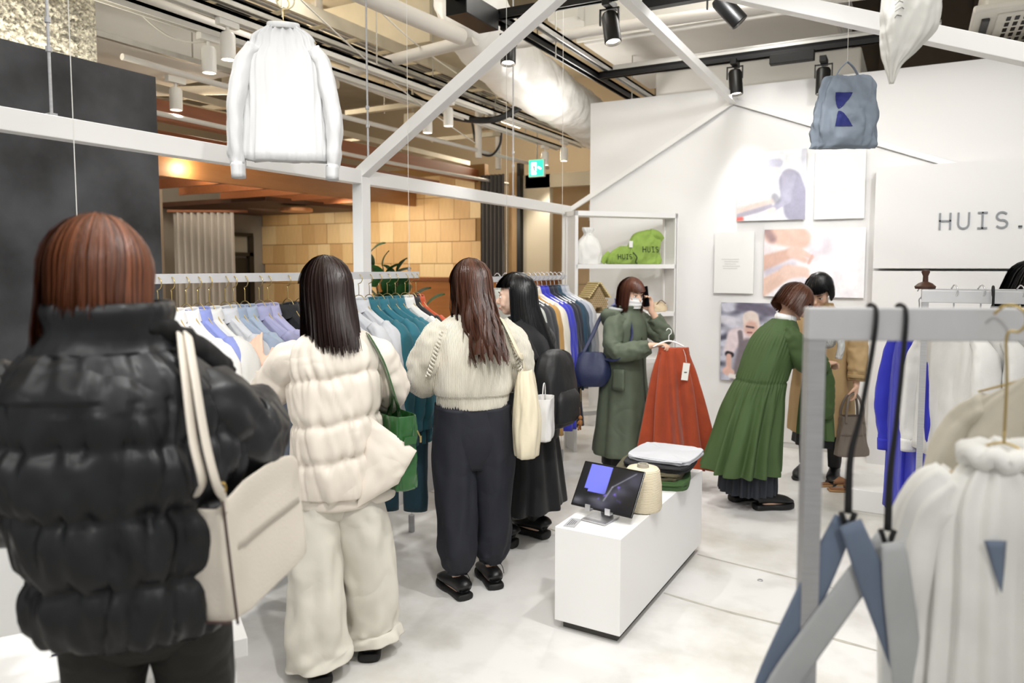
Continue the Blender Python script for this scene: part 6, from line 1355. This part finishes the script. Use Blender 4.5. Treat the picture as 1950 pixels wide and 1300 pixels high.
for sx in (-1, 1):
    MB().tube([(sx * .0585, -.18, .005, .0028), (sx * .059, -.184, .02, .0028), (sx * .05, -.186, .12, .0028), (sx * .037, -.184, .24, .0028)], 6, 20).build('piping', PIP, tb1, True)
MB().tube([(-.05, -.185, .008, .0026), (0, -.187, .008, .0026), (.05, -.185, .008, .0026)], 6, 8).build('piping', PIP, tb1, True)
inv = tb1.matrix_world
bpy.context.view_layer.update(); inv = tb1.matrix_world.inverted()
for k, (dx, yb, sx_) in enumerate(((-.005, -.165, -.3), (.02, -.165, 1.4))):
    P = [inv @ PW(p1, q) for q in ((.075 + dx * .5, .06, 1.36), (.08 + dx * .5, -.02, 1.425), (.09 + dx * .6, -.115, 1.375), (.105 + dx * .8, -.185, 1.25), (.12 + dx * .9, -.205, 1.17))] + [Vector((-.02 + sx_ * .036, -.17, .245)), Vector((-.02 + sx_ * .036, -.165, .21))]
    s_ = flat_strap(tb1, P, IVL, .011, .0035, 'strap', up=(0, 1, 0))
    MB().add(*tube([(-.02 + sx_ * .036 + .008 * math.cos(a), yb - .008, .262 + .01 * math.sin(a), .002) for a in np.linspace(0, 2 * pi, 13)], 6, 24)).build('ring', M('ring_gold', 'b79a5e', .3, .9), s_, True)
# green glossy tote
GLS = M('green_gloss', '2a5a2c', .16, coat=.6, bump=.25, bs=14, var=.08)
tb2 = thing('glossy_tote', 'glossy dark green tote on the shoulder of the cream puffer', 'bag', PW(p2, (.215, .0, .70)), -math.radians(-47) + .35)
boxbag(tb2, 'body', .105, .24, .275, GLS, (.95, 1.02), e=5, amp=.01, seed=4)
MB().box((.0, -.135, .2), (.05, .004, .03)).build('pocket_flap', GLS, tb2)
MB().tube([(.03, -.137, .235, .003), (.04, -.14, .21, .003)], 6, 5).box((.042, -.141, .2), (.008, .003, .025)).build('zip_pull', GOLD, tb2)
bpy.context.view_layer.update(); inv = tb2.matrix_world.inverted()
for dy in (-.02, .05):
    P = [Vector((.0, dy * 1.5 - .03, .22)), Vector((-.0, dy - .03, .3)), inv @ PW(p2, (.2, -.115 + dy, 1.08)), inv @ PW(p2, (.165, -.105 + dy * .6, 1.2)), inv @ PW(p2, (.125, -.06 + dy * .5, 1.285)), inv @ PW(p2, (.125, .04 + dy * .5, 1.28))]
    flat_strap(tb2, P, GLS, .018, .003, 'strap', up=(1, 0, 0))
# cream cotton tote of the sweater person
CTN = M('natural_cotton', 'e0d5ba', .85, bump=.12, bs=45, var=.04)
tb3 = thing('cotton_tote', 'natural cotton tote on the shoulder of the cable-knit sweater', 'bag', PW(p3, (.255, -.03, .665)), -math.radians(-42) - .25)
v, f = rings([(0, 0, 0, .05, .12), (.005, 0, 0, .062, .145), (.1, 0, 0, .07, .15), (.25, 0, 0, .06, .125), (.36, -.005, 0, .04, .085), (.4, -.005, 0, .03, .06), (.39, -.005, 0, .02, .05)], 70, 50, 2.5, lambda tt, th, z: .012 * nz(math.cos(th) * 2.5, math.sin(th) * 2.5, z * 7) + .006 * nz(math.cos(th) * 7, math.sin(th) * 7, z * 9))
mobj('body', v, f, CTN, tb3)
bpy.context.view_layer.update(); inv = tb3.matrix_world.inverted()
for dy in (-.035, .045):
    P = [Vector((-.01, dy, .36)), Vector((-.015, dy * .9, .46)), inv @ PW(p3, (.2, -.1 + dy * .6, 1.15)), inv @ PW(p3, (.15, -.06 + dy * .5, 1.27)), inv @ PW(p3, (.135, .02 + dy * .5, 1.315)), inv @ PW(p3, (.14, .08, 1.28))]
    flat_strap(tb3, P, CTN, .016, .003, 'strap', up=(1, 0, 0))
pb = thing('paper_bag', 'small white carrier bag behind the natural cotton tote', 'bag', PW(p3, (.37, .06, .70)), .3)
boxbag(pb, 'body', .09, .16, .2, M('white_paper', 'dcdad8', .6), (1, 1), e=4, amp=.006, seed=2)
MB().tube([(0, -.05, .19, .003), (0, -.02, .27, .003), (0, .03, .27, .003), (0, .05, .19, .003)], 6, 16).build('handle', M('white_paper'), pb, True)
# backpack
bp = thing('backpack', 'black backpack on the person in the black coat', 'backpack', PW(p4, (-.03, -.2, .70)), -math.radians(-85))
BPM = M('backpack_black', '141416', .55, bump=.15, bs=40)
mobj('body', *rings([(0, 0, 0, .1, .05), (.01, 0, 0, .14, .075), (.15, 0, -.005, .15, .085), (.3, 0, 0, .14, .075), (.38, 0, 0, .11, .055), (.41, 0, 0, .05, .03)], 48, 40, 3, lambda tt, th, z: .008 * nz(math.cos(th) * 3, math.sin(th) * 3, z * 9)), BPM, bp)
mobj('front_pocket', *rings([(.03, 0, -.07, .08, .03), (.04, 0, -.075, .11, .04), (.15, 0, -.078, .11, .04), (.2, 0, -.07, .08, .02)], 36, 16, 3), BPM, bp)
MB().box((.09, -.11, .16), (.008, .004, .07)).build('zip_pull', M('zip_brass', '9a8257', .35, .8), bp)
for s in (-1, 1): flat_strap(bp, [(s * .08, .06, .36), (s * .1, .12, .47), (s * .11, .22, .49), (s * .115, .30, .42)], BPM, .022, .006, 'shoulder_strap', up=(0, 1, 0))
ch = MB().add(*ell((.06, -.125, .015), (.014, .012, .02))).add(*ell((.06, -.125, .043), (.012, .011, .012)))
for sx in (-1, 1): ch.add(*tube([(.06 + sx * .008, -.12, .0, .005), (.06 + sx * .012, -.12, -.025, .005)], 6, 4)).add(*tube([(.06 + sx * .01, -.12, .025, .004), (.06 + sx * .022, -.12, .012, .004)], 6, 4))
ch.tube([(.06, -.125, .05, .001), (.06, -.12, .1, .001)], 5, 3).build('charm', M('charm_tan', '8a5a2e', .8), bp, True)
# navy shoulder bag of the masked person
NVB = M('navy_nylon', '1f2748', .55, bump=.12, bs=40)
sb = thing('shoulder_bag', 'slouchy navy shoulder bag on the masked person', 'bag', PW(p5, (.27, -.13, .72)), -math.radians(108) + .6)
v, f = rings([(0, 0, 0, .04, .07), (.005, 0, 0, .055, .11), (.08, 0, 0, .07, .15), (.17, 0, 0, .055, .14), (.24, 0, .01, .03, .09), (.245, 0, .01, .02, .07)], 56, 34, 2.5, lambda tt, th, z: .01 * nz(math.cos(th) * 2.5, math.sin(th) * 2.5, z * 8))
mobj('body', v, f, NVB, sb)
bpy.context.view_layer.update(); inv = sb.matrix_world.inverted()
flat_strap(sb, [Vector((0, -.07, .2)), inv @ PW(p5, (.2, -.16, 1.1)), inv @ PW(p5, (.1, -.12, 1.27)), inv @ PW(p5, (.06, 0.02, 1.32)), inv @ PW(p5, (.14, .16, 1.12)), inv @ PW(p5, (.26, .12, .95)), Vector((0.01, .1, .2))], NVB, .014, .003, 'strap', up=(1, 0, 0))
# phone
ph = thing('mobile_phone', 'black mobile phone held to the ear by the masked person', 'phone', PW(p5, (-.098, .125, 1.40)), -math.radians(108))
MB().box((0, 0, 0), (.009, .072, .15), bev=.004, rx=.15).build('case', M('phone_black', '0c0c0d', .25), ph); MB().box((.005, 0, 0), (.001, .065, .14), rx=.15).build('glass', M('phone_glass', '101014', .08), ph)
# rust skirt on white hanger held up
RST = M('rust_corduroy', '9c3c17', .85, var=.12, vs=14, bump=.2, bs=80, sheen=.25, fold=.5, fs=8, fst=(1.4, 1.4, .3))
hw_ = PW(p5, (.085, .44, 1.075))
hk = thing('held_hanger', 'white hanger from which the masked person holds the rust skirt', 'hanger', hw_, yawc)
MB().tube([(-.11, 0, -.03, .005), (-.05, 0, .0, .006), (0, 0, .012, .006), (.05, 0, .0, .006), (.11, 0, -.03, .005)], 8, 22).build('arms', M('white_plastic'), hk, True)
MB().tube([(0, 0, .01, .003), (0, 0, .05, .003), (.015, 0, .065, .003), (.015, 0, .088, .003), (-.005, 0, .1, .003), (-.02, 0, .085, .003)], 6, 24).build('hook', M('white_plastic'), hk, True)
rs_ = thing('held_skirt', 'rust red gathered skirt held up by the masked person', 'skirt', tuple(hw_ + Vector((.03, .02, -.035))), yawc)
skirt(rs_, [(-.80, .06, -.01, .27, .10), (-.78, .06, -.01, .27, .10), (-.5, .035, 0, .215, .085), (-.2, .012, 0, .155, .06), (-.06, 0, 0, .115, .035), (0, 0, 0, .1, .022)], RST, 10, .04, 3, n=200, m=50, extra=lambda k, th: -.05 * k * math.cos(th) - .02 * k)
mobj('waistband', *rings([(-.04, 0, 0, .112, .028), (-.02, 0, 0, .107, .026), (.002, 0, 0, .104, .025), (.0, 0, 0, .095, .018)], 80, 8, 2.2, lambda tt, th, z: (.002 * math.sin(th * 30), -.03 * math.exp(-(math.cos(th)) ** 2 * 4))), RST, rs_)
MB().tube([(.06, -.03, -.01, .0012), (.065, -.08, -.05, .0012), (.065, -.1, -.09, .0012)], 5, 9).build('tag_string', M('white_wire'), rs_); tg = MB().box((.06, -.105, -.155), (.046, .002, .12), ry=.12).build('price_tag', M('tag_paper', 'e9e6de', .6), rs_)
MB().box((.06, -.1065, -.16), (.02, .0006, .008)).build('tag_print', M('card_text'), tg)
# green jacket held by person 6 and striped bundle
gj = thing('held_jacket', 'green jacket with white snaps held between the two shoppers', 'jacket', PW(p6, (.0, .44, .98)), -math.radians(48))
skirt(gj, [(-.55, 0, 0, .13, .07), (-.53, 0, 0, .135, .075), (-.3, 0, 0, .12, .065), (-.1, 0, 0, .1, .05), (0, 0, 0, .07, .03), (.02, 0, 0, .03, .02)], GRC, 7, .022, 5, n=110, m=40, name='body')
sleeve(gj, [(.06, -.02, -.02, .04, .035), (.13, -.03, -.15, .05, .04), (.14, -.02, -.33, .045, .04), (.12, -.01, -.4, .03, .03)], GRC, seed=51)
for z in (-.3, -.44): MB().add(*ell((.08, -.08, z), (.007, .004, .007))).build('snap', M('snap_white', 'e8e8e2', .4), gj, True)
stp = M('striped_cotton', 'd2d2d0', .8, bump=.5, bs=10, wave=(40, 'X'))
sc = thing('folded_shirt', 'pale striped shirt gathered in the hands of the two shoppers', 'shirt', PW(p6, (-.02, .5, 1.02)), -math.radians(48))
mobj('bundle', *rings([(0, 0, 0, .04, .03), (.02, 0, 0, .07, .05), (.07, 0, 0, .085, .05), (.13, .02, 0, .05, .03), (.15, .02, 0, .02, .015)], 50, 24, 2.2, lambda tt, th, z: .008 * math.sin(th * 12 + z * 20) + .008 * nz(th, z * 9, 4)), stp, sc)
mobj('loose_sleeve', *tube([(.05, 0, .08, .03, .025), (.1, .02, .1, .035, .025), (.13, .03, .03, .03, .02), (.12, .02, -.06, .025, .02)], 16, 20), stp, sc)
# handbag and white bag of person 7
TPE = M('taupe_leather', '7d7268', .5, bump=.2, bs=60)
hp = PW(p7, (-.235, .125, .66))
hb = thing('handbag', 'taupe leather handbag hanging from the hand of the trench coat', 'bag', (hp.x, hp.y, hp.z - .43), yawc + .1)
boxbag(hb, 'body', .23, .1, .27, TPE, (.72, .8), e=4, amp=.01, seed=9)
for dy in (-.035, .035): flat_strap(hb, [(-.065, dy, .24), (-.062, dy, .34), (-.03, dy * .4, .43), (.02, dy * .4, .435), (.055, dy, .35), (.06, dy, .24)], TPE, .008, .008, 'handle', up=(0, 1, 0))
wbg = thing('paper_bag', 'plain white bag between the green coat and the trench coat', 'bag', PW(p7, (-.06, .27, .60)), yawc)
boxbag(wbg, 'body', .17, .06, .27, cw, (.6, .8), e=3, amp=.014, seed=5)
for s in (-1, 1): flat_strap(wbg, [(-.04, s * .015, .24), (-.02, s * .01, .33), (.02, s * .01, .33), (.04, s * .015, .24)], cw, .006, .003, 'handle', up=(0, 1, 0), m=16)
